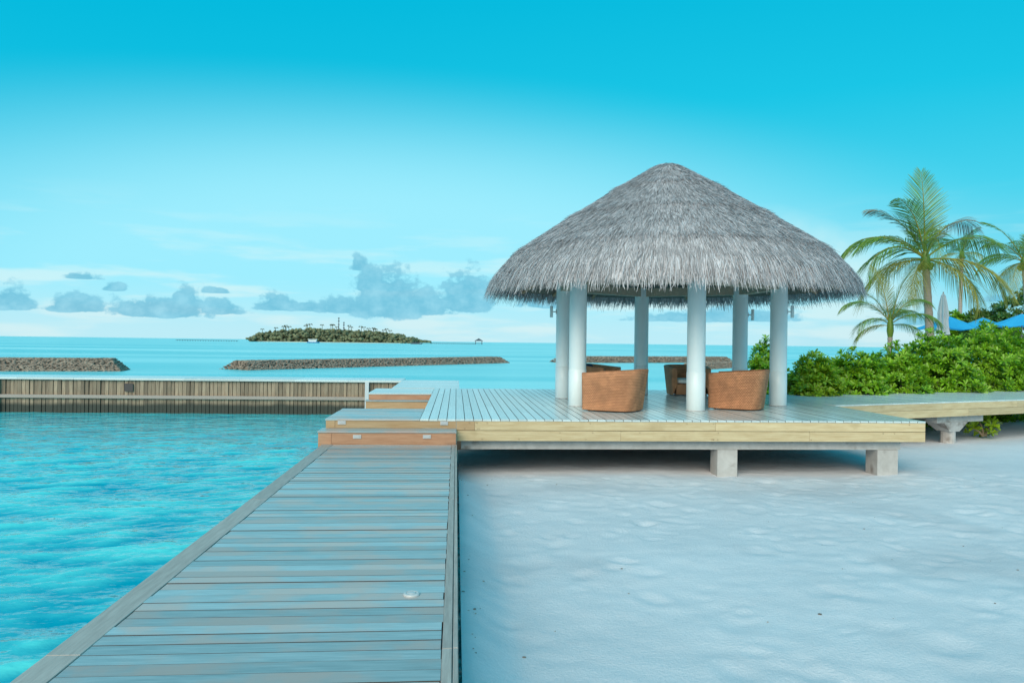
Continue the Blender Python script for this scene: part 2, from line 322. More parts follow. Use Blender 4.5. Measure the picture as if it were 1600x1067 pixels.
def water_mat():
    mt = bpy.data.materials.new('sea_water'); mt.use_nodes = True
    t = mt.node_tree; n = t.nodes; l = t.links; bs = n['Principled BSDF']
    bs.inputs['Roughness'].default_value = .06; bs.inputs['IOR'].default_value = 1.40
    g = n.new('ShaderNodeNewGeometry')
    nz = n.new('ShaderNodeTexNoise'); nz.inputs['Scale'].default_value = .05; nz.inputs['Detail'].default_value = 4
    mp0 = n.new('ShaderNodeMapping'); mp0.inputs['Scale'].default_value = (.12,.9,1); l.new(g.outputs['Position'], mp0.inputs[0]); l.new(mp0.outputs[0], nz.inputs['Vector'])
    mr = n.new('ShaderNodeMapRange'); mr.inputs[1].default_value = .42; mr.inputs[2].default_value = .64; l.new(nz.outputs[0], mr.inputs[0])
    x = n.new('ShaderNodeMix'); x.data_type = 'RGBA'; l.new(mr.outputs[0], x.inputs[0])
    x.inputs[6].default_value = (.10,.60,.66,1); x.inputs[7].default_value = (.42,.84,.85,1)          # shallow reef flat outside the wall
    sp = n.new('ShaderNodeSeparateXYZ'); l.new(g.outputs['Position'], sp.inputs[0])
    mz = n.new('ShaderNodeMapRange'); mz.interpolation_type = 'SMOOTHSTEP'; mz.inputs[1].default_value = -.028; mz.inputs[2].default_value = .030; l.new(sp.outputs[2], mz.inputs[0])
    lg = n.new('ShaderNodeMix'); lg.data_type = 'RGBA'; l.new(mz.outputs[0], lg.inputs[0]); lg.inputs[6].default_value = (.0,.32,.45,1); lg.inputs[7].default_value = (.12,.74,.72,1)   # light through thin crests painted in: paler with wave height
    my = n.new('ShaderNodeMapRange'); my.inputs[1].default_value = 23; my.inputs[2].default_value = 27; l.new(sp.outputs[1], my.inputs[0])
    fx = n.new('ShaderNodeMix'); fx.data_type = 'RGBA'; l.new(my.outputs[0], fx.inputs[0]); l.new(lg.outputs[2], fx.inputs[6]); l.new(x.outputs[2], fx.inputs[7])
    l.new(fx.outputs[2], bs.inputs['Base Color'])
    rg = n.new('ShaderNodeMapRange'); l.new(my.outputs[0], rg.inputs[0]); rg.inputs[3].default_value = .03; rg.inputs[4].default_value = .28; l.new(rg.outputs[0], bs.inputs['Roughness'])
    h = None
    for (sc, st, wt) in ((1.0, (.9,2.0,1), 1.0), (3.2, (.8,1.7,1), .35), (9.0, (.9,1.5,1), .20)):
        mp = n.new('ShaderNodeMapping'); mp.inputs['Scale'].default_value = st; mp.inputs['Rotation'].default_value = (0,0,R(14)); l.new(g.outputs['Position'], mp.inputs[0])
        q = n.new('ShaderNodeTexNoise'); q.inputs['Scale'].default_value = sc; q.inputs['Detail'].default_value = 2; l.new(mp.outputs[0], q.inputs['Vector'])
        a = n.new('ShaderNodeMath'); a.operation = 'MULTIPLY'; l.new(q.outputs[0], a.inputs[0]); a.inputs[1].default_value = wt
        if h is None: h = a.outputs[0]
        else:
            b = n.new('ShaderNodeMath'); l.new(h, b.inputs[0]); l.new(a.outputs[0], b.inputs[1]); h = b.outputs[0]
    bp = n.new('ShaderNodeBump'); bp.inputs['Strength'].default_value = 1; bp.inputs['Distance'].default_value = .055
    l.new(h, bp.inputs['Height']); l.new(bp.outputs[0], bs.inputs['Normal'])
    return mt
M['water'] = water_mat()

def sand_mat():
    mt = pmat('coral_sand', (.64,.64,.67), (.72,.72,.75), .95, .7, bump=0, c3=(.59,.59,.62), c3_scale=.5, c3_lo=.5, c3_hi=.7, spec=.2)
    t = mt.node_tree; n = t.nodes; l = t.links; bs = n['Principled BSDF']; g = n.new('ShaderNodeNewGeometry')
    a = n.new('ShaderNodeTexNoise'); a.inputs['Scale'].default_value = 34; a.inputs['Detail'].default_value = 8; a.inputs['Roughness'].default_value = .7; l.new(g.outputs['Position'], a.inputs['Vector'])
    bp = n.new('ShaderNodeBump'); bp.inputs['Strength'].default_value = .55; bp.inputs['Distance'].default_value = .03; l.new(a.outputs[0], bp.inputs['Height'])
    l.new(bp.outputs[0], bs.inputs['Normal'])
    return mt
M['sand'] = sand_mat()

# ------------------------------------------------------------------ levels (water = 0)
ZW, ZS, ZB, ZD = 0.0, .15, .73, 1.09     # water, sand, boardwalk, deck

# ------------------------------------------------------------------ sea: one sheet to the horizon
def graded(a, b, step, lo, hi, g=1.18):
    c = list(np.arange(a, b+1e-6, step)); s = step; x = c[0]; left = []
    while x > lo: s *= g; x -= s; left.append(x)
    s = step; x = c[-1]; right = []
    while x < hi: s *= g; x += s; right.append(x)
    return np.array(left[::-1]+c+right)
def grid(xs, ys, zf):
    X, Y = np.meshgrid(xs, ys); Z = zf(X, Y)
    V = np.stack([X, Y, Z], -1).reshape(-1, 3); nx, ny = len(xs), len(ys)
    i = np.arange(nx*ny).reshape(ny, nx)
    Fc = np.stack([i[:-1,:-1], i[:-1,1:], i[1:,1:], i[1:,:-1]], -1).reshape(-1, 4)
    return V, Fc
def smooth(e0, e1, x):
    t = np.clip((x-e0)/(e1-e0), 0, 1); return t*t*(3-2*t)
def sea_z(X, Y):
    fade = smooth(-22, -15, X)*(1-smooth(0, 2, X))*(1-smooth(24, 40, Y))
    a = .25; xr = X*math.cos(a)+Y*math.sin(a); yr = -X*math.sin(a)+Y*math.cos(a)
    n = fbm(xr*.9, yr*1.9, 3, 11)*.040 + fbm(xr*1.9+5, yr*4.6, 3, 23)*.056 + fbm(xr*5+2, yr*10, 2, 29)*.020
    return n*fade*(1-.6*smooth(13, 20, Y))
xs = graded(-15, 0, .06, -16000, 16000); ys = graded(1.0, 24, .05, -400, 18000)
V, Fc = grid(xs, ys, sea_z)
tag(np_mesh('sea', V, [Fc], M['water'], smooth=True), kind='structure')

# ------------------------------------------------------------------ beach sand
def sand_z(X, Y):
    z = np.full_like(X, ZS) + fbm(X*.35, Y*.35, 3, 3)*.10 + fbm(X*1.7, Y*2.3, 3, 5)*.03
    # rise towards the shrubs on the right, dip to the sea behind the deck
    z = z - .08*smooth(8, 11, X)*smooth(12, 15, Y) + .40*smooth(6, 14, X)*smooth(19, 23, Y)
    z = z + .16*(1-smooth(.05, .5, X))*(1-smooth(10.5, 12.0, Y))  # sand banked up beside the boardwalk, shaped to lessen its shadow
    shore = smooth(15.2, 17.0, Y)*(1-smooth(7.9, 9.3, X - .75*np.maximum(Y-23, 0)))
    z = z - 1.0*shore - 1.0*smooth(55, 70, Y)
    return z
xs = graded(.06, 12, .035, .05, 160, 1.10); xs = xs[xs >= .05]; ys = graded(2.2, 13.0, .035, -14, 75, 1.10)
V, Fc = grid(xs, ys, sand_z)
rs = np.random.RandomState(4)
dz = np.zeros(len(V)); order = np.argsort(V[:,1])
def dent(cx, cy, rx, ry, an, d):
    m_ = (np.abs(V[:,0]-cx) < .5) & (np.abs(V[:,1]-cy) < .5)
    x = V[m_,0]-cx; y = V[m_,1]-cy; u = x*math.cos(an)+y*math.sin(an); v = -x*math.sin(an)+y*math.cos(an)
    r2 = (u/rx)**2+(v/ry)**2
    dz[m_] += -d*np.exp(-r2) + .35*d*np.exp(-(np.sqrt(r2)-1.6)**2*2.2)
for i in range(1500):
    cx, cy = rs.uniform(.3, 12), 2.3+9.8*rs.uniform(0,1)
    dens = .25 + .75*min(max((cx-1.0)/5, 0), 1)
    if rs.uniform() > dens: continue
    k_ = rs.uniform(.5, 1.3)
    dent(cx, cy, rs.uniform(.08,.16)*k_, rs.uniform(.06,.12)*k_, rs.uniform(0, math.pi), rs.uniform(.003,.016)*k_)
m_ = (V[:,1] < 14) & (V[:,0] < 13)
dz[m_] += fbm(V[m_,0]*4.5, V[m_,1]*6.5, 4, 41)*.016
V[:,2] += dz
tag(np_mesh('beach_sand', V, [Fc], M['sand'], smooth=True), kind='structure')

# coral crumbs and leaf bits lying on the sand
cp_ = np.stack([rs.uniform(.12, 11, 110), 2.4+9.4*rs.uniform(0,1,110)**1.2], -1)
cp_[:34, 0] = .08+rs.exponential(.12, 34)
idx = [int(np.argmin((V[:,0]-a)**2+(V[:,1]-b)**2)) for a, b in cp_]
DEBRIS = (cp_, V[idx, 2].copy(), rs.uniform(.004, .013, 110)*rs.uniform(.6,1.2,110))

# ------------------------------------------------------------------ boardwalk
XL, XR = -2.05, .03
YSTEP, YF = 11.62, 12.0
bw_ = thing('boardwalk', (-1, 5, 0), 'long weathered plank boardwalk between turquoise water and white sand', 'boardwalk')
bw_.location = (0,0,0)
pw = .124
plank_m = MB().box(XL+.174, XR-.088, -pw/2+.0028, pw/2-.0028, -.032, 0, .0015).mesh('plank', M['walk']); darken_sides(plank_m, 1)
y = .55; k = 0
while y < YSTEP-.02:
    o = place(plank_m, 'plank', bw_, (random.uniform(-.004,.004), y+pw/2, ZB+random.uniform(-.003,.003)), (random.uniform(-.006,.006), 0, random.uniform(-.0015,.0015)), (1, min(random.choice((1, 1.018, 1.036)), (YSTEP-.02-y)/pw), 1))
    y += pw
MB().box(XL+.06, XR-.03, .5, YSTEP+.2, ZB-.044, ZB-.034).build('dark_gap_sheet', M['bolt'], bw_)  # dark sheet added beneath, standing in for shade in the plank gaps
seg = [.5, 3.9, 7.6, YSTEP-.01]
for a, b in zip(seg[:-1], seg[1:]):
    MB().box(XL, XL+.17, a+.002, b-.002, ZB-.033, ZB+.003, .003).build('edge_board', M['walk_edge'], bw_)
    MB().box(XR-.084, XR-.032, a+.002, b-.002, ZB-.033, ZB+.002, .003).build('edge_board', M['walk_edge'], bw_)
    MB().box(XR-.027, XR, a+.002, b-.002, ZB-.24, ZB+.004, .004).build('fascia_board', M['walk_edge'], bw_)
    MB().box(XL+.01, XL+.05, a+.002, b-.002, ZB-.30, ZB-.047).build('fascia_board', M['walk_edge'], bw_)
for X in (XL+.12, -1.0, XR-.2):
    MB().box(X-.05, X+.05, .5, YSTEP+.2, ZB-.22, ZB-.046).build('joist', M['concrete'], bw_)
for Y in (1.5, 4.5, 7.5, 10.5):
    for X in (XL+.22, XR-.30):
        MB().tube([(X,Y,-1.2),(X,Y,ZB-.23)], .11, 12).build('pile', M['concrete'], bw_)
for px in ((643, 928),):
    p = P(*px, ZB+.006)
    d = MB().lathe([(.0,-.01),(.052,-.01),(.052,.004),(.046,.010),(.034,.011),(.032,.007),(0,.007)], 20).build('deck_light', M['metal'], bw_, True); d.location = p
    MB().lathe([(.031,.0),(.031,.0095),(.02,.0135),(0,.015)], 16).build('lens', M['lens'], d, True)

# retaining wall under the boardwalk's sand side
rw = tag(MB().box(XR-.14, XR-.05, -2, 12.0, -1.0, ZB-.26).build('retaining_wall', M['concrete']), 'low concrete retaining wall under the sand side of the boardwalk', 'wall')

# ------------------------------------------------------------------ steps at the boardwalk's end
st = thing('entry_steps', (0,0,0), 'two red-brown timber steps with small lamps rising from boardwalk to deck', 'steps')
XS0, XS1 = -2.06, .015
ZM = ZD-.15
MB().box(XS0-.05, XS0+.15, YSTEP, YF, ZB-.05, ZM-.03).build('corner_block', M['red'], st)
MB().box(XS0+.154, XS1, YSTEP, YSTEP+.03, ZB-.05, ZM-.03).build('riser', M['red'], st)
MB().box(XS0-.06, XS1+.005, YSTEP-.015, YF-.003, ZM-.028, ZM, .005).build('tread', M['walk'], st)
MB().box(XS0, XS0+.14, YF, YF+.12, ZM+.001, ZD-.03).build('corner_block', M['orange'], st)
MB().box(XS0+.144, XS1, YF, YF+.03, ZM+.001, ZD-.03).build('riser', M['orange'], st)
for k in range(13):
    y0 = YF-.012+k*.14
    MB().box(XS0-.01, -.572, y0+.002, y0+.137, ZD-.028, ZD+random.uniform(-.001,.002), .004).build('plank', M['walk'], st)
MB().box(XS0, XS0+.03, YF+.12, 13.78, ZB-.3, ZD-.03).build('side_panel', M['red'], st)
MB().box(XS0, -.6, 13.78, 13.81, ZB-.3, ZD-.03).build('back_panel', M['red'], st)
for (px, py, Y) in ((534,660,YF), (694,661,YF), (558,682,YSTEP), (667,682,YSTEP)):
    p = PY(px, py, Y)
    l_ = MB().box(-.062,.062,-.012,.004,-.03,.03).build('step_light', M['metal'], st); l_.location = (p.x, Y, p.z)
    MB().box(-.048,.048,-.016,-.0125,-.018,.018).build('lens', M['lens'], l_)

# boat landing steps further along (second block)
s2 = thing('landing_steps', (0,0,0), 'red timber landing steps beside the lagoon in front of the plank sea wall', 'steps')
Y2 = 17.85
MB().box(XS0, -.60, Y2, Y2+.03, ZD-.15, ZD-.03).build('riser', M['red'], s2)
MB().box(XS0-.06, -.60, Y2-.30, Y2-.003, ZD-.175, ZD-.15, .004).build('tread', M['walk'], s2)
MB().box(XS0-.04, -.60, Y2-.28, Y2-.25, ZB-.0, ZD-.176).build('riser', M['orange'], s2)
MB().box(XS0-.12, -.60, 13.82, Y2-.255, ZB-.05, ZB-.0).build('landing_floor', M['walk'], s2)
for k in range(13):
    y0 = Y2-.012+k*.14
    MB().box(XS0-.03, -.572, y0+.002, y0+.137, ZD-.028, ZD+random.uniform(-.001,.002), .004).build('plank', M['deck'], s2)
MB().box(XS0, XS0+.03, Y2+.03, 19.6, -.6, ZD-.03).build('side_panel', M['red'], s2)
for Y in (14.2, 17.2, 19.4):
    MB().tube([(XS0+.2,Y,-1.2),(XS0+.2,Y,ZB-.06)], .10, 10).build('pile', M['concrete'], s2)

# ------------------------------------------------------------------ pavilion deck
X0, X1, YBK = -.57, PY(1446, 655, 12.0).x, 19.9
dk = thing('timber_deck', (0,0,0), 'wide raised timber deck on concrete posts carrying the thatched pavilion', 'deck')
dw = .1425
n = int((X1-X0)/dw); dw = (X1-X0)/n
half = darken_sides(MB().box(-dw/2+.0042, dw/2-.0042, 0, 1, -.03, 0, .0015).mesh('plank', M['deck']), 0)
for i in range(n):
    x = X0+dw*(i+.5); a = YF-.012
    cuts = sorted(random.sample([13.2, 14.4, 15.6, 16.8, 18.0], 1)); ends = [a]+cuts+[YBK]
    for u, v in zip(ends[:-1], ends[1:]):
        place(half, 'plank', dk, (x, u+.0015, ZD+random.uniform(-.0015,.0015)), (0,random.uniform(-.004,.004),0), (1, v-u-.003, 1))
MB().box(X0+.01, X1-.05, YF+.05, YBK-.05, ZD-.040, ZD-.0325).build('dark_gap_sheet', M['bolt'], dk)  # dark sheet added so the gaps between deck planks look shaded
# fascia: two rows of boards with staggered joints
def xat(px, py, Y): return PY(px, py, Y).x
for (cuts, z0, z1, mats) in (([.017, xat(742,662,YF), xat(1118,662,YF), X1], ZD-.178, ZD-.031, ('orange','yellow','yellow')),
                             ([.017, xat(970,680,YF), xat(1265,680,YF), X1], ZD-.350, ZD-.187, ('yellow','yellow','yellow'))):
    for a, b, mm in zip(cuts[:-1], cuts[1:], mats):
        MB().box(a+.002, b-.002, YF-.002, YF+.04, z0, z1, .004).build('fascia_board', M[mm], dk)
for z0, z1 in ((ZD-.178, ZD-.031), (ZD-.350, ZD-.184)):
    MB().box(X1-.04, X1, YF+.042, 15.4, z0, z1, .004).build('fascia_board', M['yellow'], dk)
    MB().box(X0, X1, YBK-.04, YBK-.005, z0, z1).build('fascia_board', M['yellow'], dk)
MB().box(.03, X1-.05, YF+.041, YF+.06, ZD-.348, ZD-.05).build('dark_joint_sheet', M['gap_dark'], dk)  # dark strip added behind the boards so their joint reads as shade
for k in range(26):
    x = random.choice([.15, xat(742,662,YF)+.05, xat(1118,662,YF)-.05, xat(1118,662,YF)+.05, 8.0])+random.uniform(-.02,.02) if k < 10 else random.uniform(.2, 8)
    z = random.choice([ZD-.06, ZD-.15, ZD-.21, ZD-.32])
    b = MB().lathe([(0,-.004),(.009,-.003),(.011,.004)], 8).build('bolt', M['bolt'], dk); b.location = (x, YF-.003, z); b.rotation_euler = (R(-90),0,0)
    b.rotation_euler = (R(90),0,0)
ZBM = ZD-.352-.155
MB().box(.10, xat(1407,695,YF+.16), YF+.16, YF+.46, ZBM, ZD-.352).build('beam', M['concrete'], dk)
MB().box(.10, 7.7, 15.2, 15.5, ZBM, ZD-.352).build('beam', M['concrete'], dk)
MB().box(.10, 7.7, 18.9, 19.2, ZBM, ZD-.352).build('beam', M['concrete'], dk)
for i in range(9):
    x = .2+i*.92; MB().box(x-.05, x+.05, YF+.065, YBK-.05, ZD-.21, ZD-.042).build('joist', M['rafter'], dk)
for px0, px1 in ((1121,1152), (1371,1403)):
    a = xat(px0, 720, YF+.14); b = xat(px1, 720, YF+.14)
    MB().prism([(a,YF+.14),(b,YF+.14),(b,YF+.14+b-a),(a,YF+.14+b-a)], -.4, ZBM-.002).build('post', M['concrete'], dk)
for x in (.4, 2.6, 5.0, 7.4):
    for Y in (15.2, 18.9):
        MB().box(x-.16, x+.16, Y-.01, Y+.31, -1.2, ZBM-.002).build('post', M['concrete'], dk)
# earth retaining wall beneath the deck, landward of the water
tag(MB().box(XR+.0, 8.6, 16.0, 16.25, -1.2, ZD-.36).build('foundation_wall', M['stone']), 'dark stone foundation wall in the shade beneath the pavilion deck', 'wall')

# ------------------------------------------------------------------ side walkway to the right
A = P(1330, 632, ZD); B = P(1600, 623.6, ZD); A2 = P(1312, 618.5, ZD)
ux = (B-A).normalized(); vy = Vector((-ux.y, ux.x, 0)); W = 3.0
wk = thing('side_walkway', (0,0,0), 'timber walkway leading off the deck past the green shrubs', 'walkway')
LEN = 11.0; nb = int(LEN/.145)
wp = MB().box(.003, .142, 0, W, -.03, 0, .004).mesh('plank', M['deck'])
rz = math.atan2(ux.y, ux.x)
for i in range(nb):
    s = -.9+i*.145
    p = A+ux*s; 
    if p.x < X1+.01-.0 and p.y < YBK:   # trimmed where the walkway meets the deck
        t0 = max(0, (X1+.02-p.x)/vy.x) if vy.x < 0 else 0
        if p.x < X1: continue
    place(wp, 'plank', wk, (p.x, p.y, ZD-.004+random.uniform(-.001,.001)), (0,0,rz))
cutpts = [-.55, 2.9, 5.6, 10.0]
for row, (z0, z1) in enumerate(((ZD-.178, ZD-.036), (ZD-.350, ZD-.184))):
    cp = [c+(.9*row if 0 < i < 3 else 0) for i, c in enumerate(cutpts)]
    for a, b in zip(cp[:-1], cp[1:]):
        o = MB().box(a+.002, b-.002, -.02, .02, z0, z1, .004).build('fascia_board', M['yellow'], wk); o.location = (A.x, A.y, 0); o.rotation_euler = (0,0,rz)
pb = P(1481, 696, .13)
s_ = 3.6
def piece(name, mb, mat):
    o = mb.build(name, mat, wk); o.location = (A.x, A.y, 0); o.rotation_euler = (0,0,rz); return o
for s0 in (s_, s_+5.0):
    piece('cross_beam', MB().box(s0-.20, s0+.20, .15, W-.1, ZD-.52, ZD-.352), M['concrete'])
    piece('edge_beam', MB().box(s0-.65, s0+1.0, .16, .44, ZD-.515, ZD-.354), M['concrete'])
    cap = MB(); q0, q1 = .42, .17
    lo = [(s0-q1,.18),(s0+q1,.18),(s0+q1,.18+2*q1),(s0-q1,.18+2*q1)]; hi = [(s0-q0,.14),(s0+q0,.14),(s0+q0,.66),(s0-q0,.66)]
    cap.add([(*p, ZD-.74) for p in lo]+[(*p, ZD-.516) for p in hi], [(3,2,1,0),(4,5,6,7),(0,1,5,4),(1,2,6,5),(2,3,7,6),(3,0,4,7)])
    piece('post_cap', cap, M['concrete'])
    piece('post', MB().tube([(s0,.35,-.4),(s0,.35,ZD-.741)], .165, 16), M['concrete'])

# ------------------------------------------------------------------ jetty head and plank sea wall behind the lagoon
jt = thing('jetty_head', (0,0,0), 'pale timber landing joining the pavilion deck to the sea wall', 'landing')
for i in range(29):
    y0 = YBK+.02+i*.14
    MB().box(-1.70, .10, y0+.002, y0+.137, ZD-.03, ZD+random.uniform(-.001,.001), .004).build('plank', M['deck'], jt)
MB().box(-1.66, .06, YBK+.05, 24.0, ZD-.30, ZD-.034).build('frame', M['red'], jt)
for Y in (20.6, 23.6):
    for X in (-1.4, -.1): MB().tube([(X,Y,-1.2),(X,Y,ZD-.30)], .11, 10).build('pile', M['concrete'], jt)

sw = thing('plank_sea_wall', (0,0,0), 'weathered brown plank sea wall with pale coping across the lagoon', 'sea wall')
WA = P(-60, 588, ZD); WB = P(628, 594.5, ZD)
wu = (WB-WA).normalized(); wv = Vector((-wu.y, wu.x, 0)); wl = (WB-WA).length; wrz = math.atan2(wu.y, wu.x)
def wpiece(name, mb, mat):
    o = mb.build(name, mat, sw); o.location = (WA.x, WA.y, 0); o.rotation_euler = (0,0,wrz); return o
pitch = .118; npl = int(wl/pitch)
wpl = MB().box(.004, pitch-.004, 0, .05, -.9, ZD-.07).mesh('plank', M['wall'])
for i in range(npl):
    p = WA+wu*(i*pitch)+wv*random.uniform(.02,.05)
    place(wpl, 'plank', sw, (p.x, p.y, random.uniform(-.012,.0)), (random.uniform(-.008,.008), random.uniform(-.008,.008), wrz+random.uniform(-.05,.05)), (random.uniform(.86,1),1,1))
wpiece('waling_rail', MB().box(0, wl, -.06, .015, .46, .56, .01), M['walk_edge'])
wpiece('core_wall', MB().box(0, wl, .11, 1.45, -1, ZD-.075), M['stone'])
for i in range(8):
    a = wl*i/8; b = wl*(i+1)/8
    wpiece('coping_board', MB().box(a+.003, b-.003, -.05, 1.5, ZD-.065, ZD+.002*(i%2), .006), M['deck'])
pp = P(574, 594, ZD); sp_ = (pp-WA).dot(wu)
wpiece('pale_post', MB().box(sp_-.06, sp_+.06, -.10, .01, .1, ZD-.068), M['canvas'])
pp = P(220, 588.5, ZD); sp_ = (pp-WA).dot(wu)
wpiece('drain_flap', MB().box(sp_-.13, sp_+.13, -.012, .01, .68, .92), M['bolt'])
pp = P(4, 588, ZD); sp_ = (pp-WA).dot(wu)
wpiece('ladder_rail', MB().box(sp_-.05, sp_+.05, -.12, .01, -.5, ZD-.067), M['walk_edge'])
wpiece('ladder_rung', MB().box(sp_-.5, sp_-.06, -.08, -.03, .8, .86), M['walk_edge'])

# ------------------------------------------------------------------ thatched pavilion
cols_px = {'A': (880,536,86.5), 'B': (902.5,536.3,98.6), 'C': (1002.5,537.6,79.0), 'D': (1089.5,538.6,103.6), 'E': (1158,539.5,84.2), 'F': (1219,540.2,94.2)}
pv = thing('thatched_pavilion', (0,0,0), 'round open pavilion with grey conical thatched roof on six white columns', 'pavilion')
COL = {}
RC = .172
for k_, (px, hy, dy) in cols_px.items():
    p = P(px, hy+dy, ZD); COL[k_] = p + D0*RC*.8
ctr = sum((p for p in COL.values()), Vector())/6
ZE = ZD+2.28                    # eave tips
cm = MB().lathe([(RC,.70),(RC,1.2),(RC,1.9),(RC,2.62)], 32).mesh('column', M['white'], True)
sm_ = MB().lathe([(RC+.002,.0),(RC+.005,.002),(RC+.005,.722),(RC-.01,.734)], 28).mesh('base_sleeve', M['white'], True)
base_m = MB().lathe([(RC+.012,.0),(RC+.012,.006),(RC,.010)], 28).mesh('foot_ring', M['metal'], True)
for p in COL.values():
    c = place(cm, 'column', pv, (p.x, p.y, ZD+.003)); place(sm_, 'base_sleeve', c, (0,0,0)); place(base_m, 'foot_ring', c, (0,0,0))
order = ['A','B','D','F','E','C']
for i in range(6):
    a = COL[order[i]]; b = COL[order[(i+1)%6]]; d = (b-a).normalized(); q = Vector((-d.y,d.x,0))*.10
    # butt the beams together on the column centres
    poly = [a-q+d*.10, b-q-d*.10, b+q-d*.10, a+q+d*.10]
    MB().prism([(p.x,p.y) for p in poly], ZD+2.42, ZD+2.62).build('ring_beam', M['ceiling'], pv)
# roof profile (radius, height above eave tips), from the photo silhouette
k = ctr.dot(D0)/F/1.033*.972
PR = [(0,215),(12,213),(26,207),(49,193),(83,173),(116,152),(155,128),(188,107),(229,81),(259,58),(280,35),(290,19)]
PROF = [(r*k, h*k*1.033) for r, h in PR]
pr = np.array(PROF); seglen = np.sqrt((np.diff(pr, axis=0)**2).sum(1)); S = np.concatenate([[0], np.cumsum(seglen)]); SL = S[-1]
def prof(s): return np.interp(s, S, pr[:,0]), np.interp(s, S, pr[:,1])
core = MB().lathe([(max(r-.05,0.001), ZE+h-.05) for r, h in PROF]+[(PROF[-1][0]-.16, ZE+.20), (2.6, ZE+.20+.72*(PROF[-1][0]-2.76)), (.05, ZE+2.35)], 72, ctr.x, ctr.y)
core.build('thatch_underlayer', M['thatch_core'], pv, True)
for i in range(18):
    a = 2*math.pi*i/18+.1; r1 = PROF[-1][0]-.22
    MB().tube([(ctr.x+r1*math.cos(a), ctr.y+r1*math.sin(a), ZE+.17), (ctr.x+.15*math.cos(a), ctr.y+.15*math.sin(a), ZE+2.25)], .04, 8).build('rafter', M['rafter'], pv)
def strands(n, s_fn, len_fn, lift, wid, seed, hang=0):
    rs = np.random.RandomState(seed)
    s0 = s_fn(rs, n); ph = rs.uniform(0, 2*math.pi, n); ln = len_fn(rs, n, s0); jit = rs.normal(0, .16, n); lf = np.abs(rs.normal(lift, lift*.6, n))
    wd = rs.uniform(.6, 1.4, n)*wid
    V = np.zeros((n, 6, 3)); 
    for j, t in enumerate((0, .55, 1.0)):
        s = s0+ln*t; over = np.maximum(s-SL, 0); r, h = prof(np.minimum(s, SL))
        r = r+over*(.30-.22*hang); h = h-over*.93
        off = lf*t - .02*(1-t)
        r = r+off*.7; h = h+off*.6*(over <= 0)
        phj = ph+jit*ln*t/np.maximum(r, .25)*1.0
        w_ = wd*(1-.75*t)/np.maximum(r, .12)
        for q, sg in enumerate((-1, 1)):
            V[:, j*2+q, 0] = ctr.x+r*np.cos(phj+sg*w_); V[:, j*2+q, 1] = ctr.y+r*np.sin(phj+sg*w_); V[:, j*2+q, 2] = ZE+h + sg*rs.uniform(-.4,.4,n)*wd
    b = (np.arange(n)*6)[:,None]
    Fc = np.concatenate([b+np.array([0,1,3,2]), b+np.array([2,3,5,4])])
    return V.reshape(-1,3), Fc
parts = []
def areaS(rs, n):                # uniform over the cone's surface
    return SL*np.sqrt(rs.uniform(.0004, 1, n))
parts.append(strands(80000, lambda r, n: areaS(r, n)-.15, lambda r, n, s: r.uniform(.22,.42,n), .014, .0072, 1))
for sc in (.27*SL, .52*SL, .80*SL):   # course edges, slightly proud
    parts.append(strands(int(6500*sc/SL), lambda r, n, sc=sc: sc+r.normal(0,.05,n)-.2, lambda r, n, s: r.uniform(.26,.42,n), .034, .007, int(sc*100)))
parts.append(strands(14000, lambda r, n: SL-r.uniform(.0,.5,n), lambda r, n, s: (SL-s)+r.uniform(.02,.48,n)*r.uniform(.4,1,n), .05, .009, 9))
parts.append(strands(6000, lambda r, n: SL-r.uniform(.0,.2,n), lambda r, n, s: (SL-s)+r.uniform(.06,.34,n), .01, .009, 12, hang=1))
off = 0; VV = []; FF = []
for V_, F_ in parts: VV.append(V_); FF.append(F_+off); off += len(V_)
th = np_mesh('thatch', np.concatenate(VV), [np.concatenate(FF)], M['thatch'], pv); th['kind'] = 'stuff'

# column lamps
def lamp(px, py, side, colname, lab):
    c = COL[colname]; ang = side
    dirv = (R0*math.cos(ang)-D0*math.sin(ang)).normalized()
    zc = EYE.z + (c-EYE).dot(D0)*((533.5-py)/F) + 0
    zc = PY(px, py, c.y).z
    t = thing('wall_lamp', (c.x+dirv.x*RC, c.y+dirv.y*RC, zc), lab, 'lamp', 'lamps on the pavilion columns', math.atan2(dirv.y, dirv.x))
    MB().box(0, .012, -.03, .03, -.05, .05).build('back_plate', M['metal'], t)
    MB().tube([(.012,0,0),(.075,0,0)], .012, 8).build('bracket', M['metal'], t)
    MB().lathe([(.0,-.13),(.034,-.13),(.036,-.125),(.036,.125),(.034,.13),(.0,.13)], 16, .11).build('shade', M['white'], t, True)
lamp(864, 487, R(180), 'A', 'tubular lamp on the seaward lagoon-side column, facing out to the lagoon')
lamp(883, 481, R(35), 'A', 'tubular lamp on the seaward lagoon-side column, facing into the pavilion')
lamp(1174, 492, R(5), 'E', 'tubular lamp on the seaward column nearest the shrubs')
lamp(1238, 487, R(0), 'F', 'tubular lamp on the beachward column nearest the shrubs and walkway')

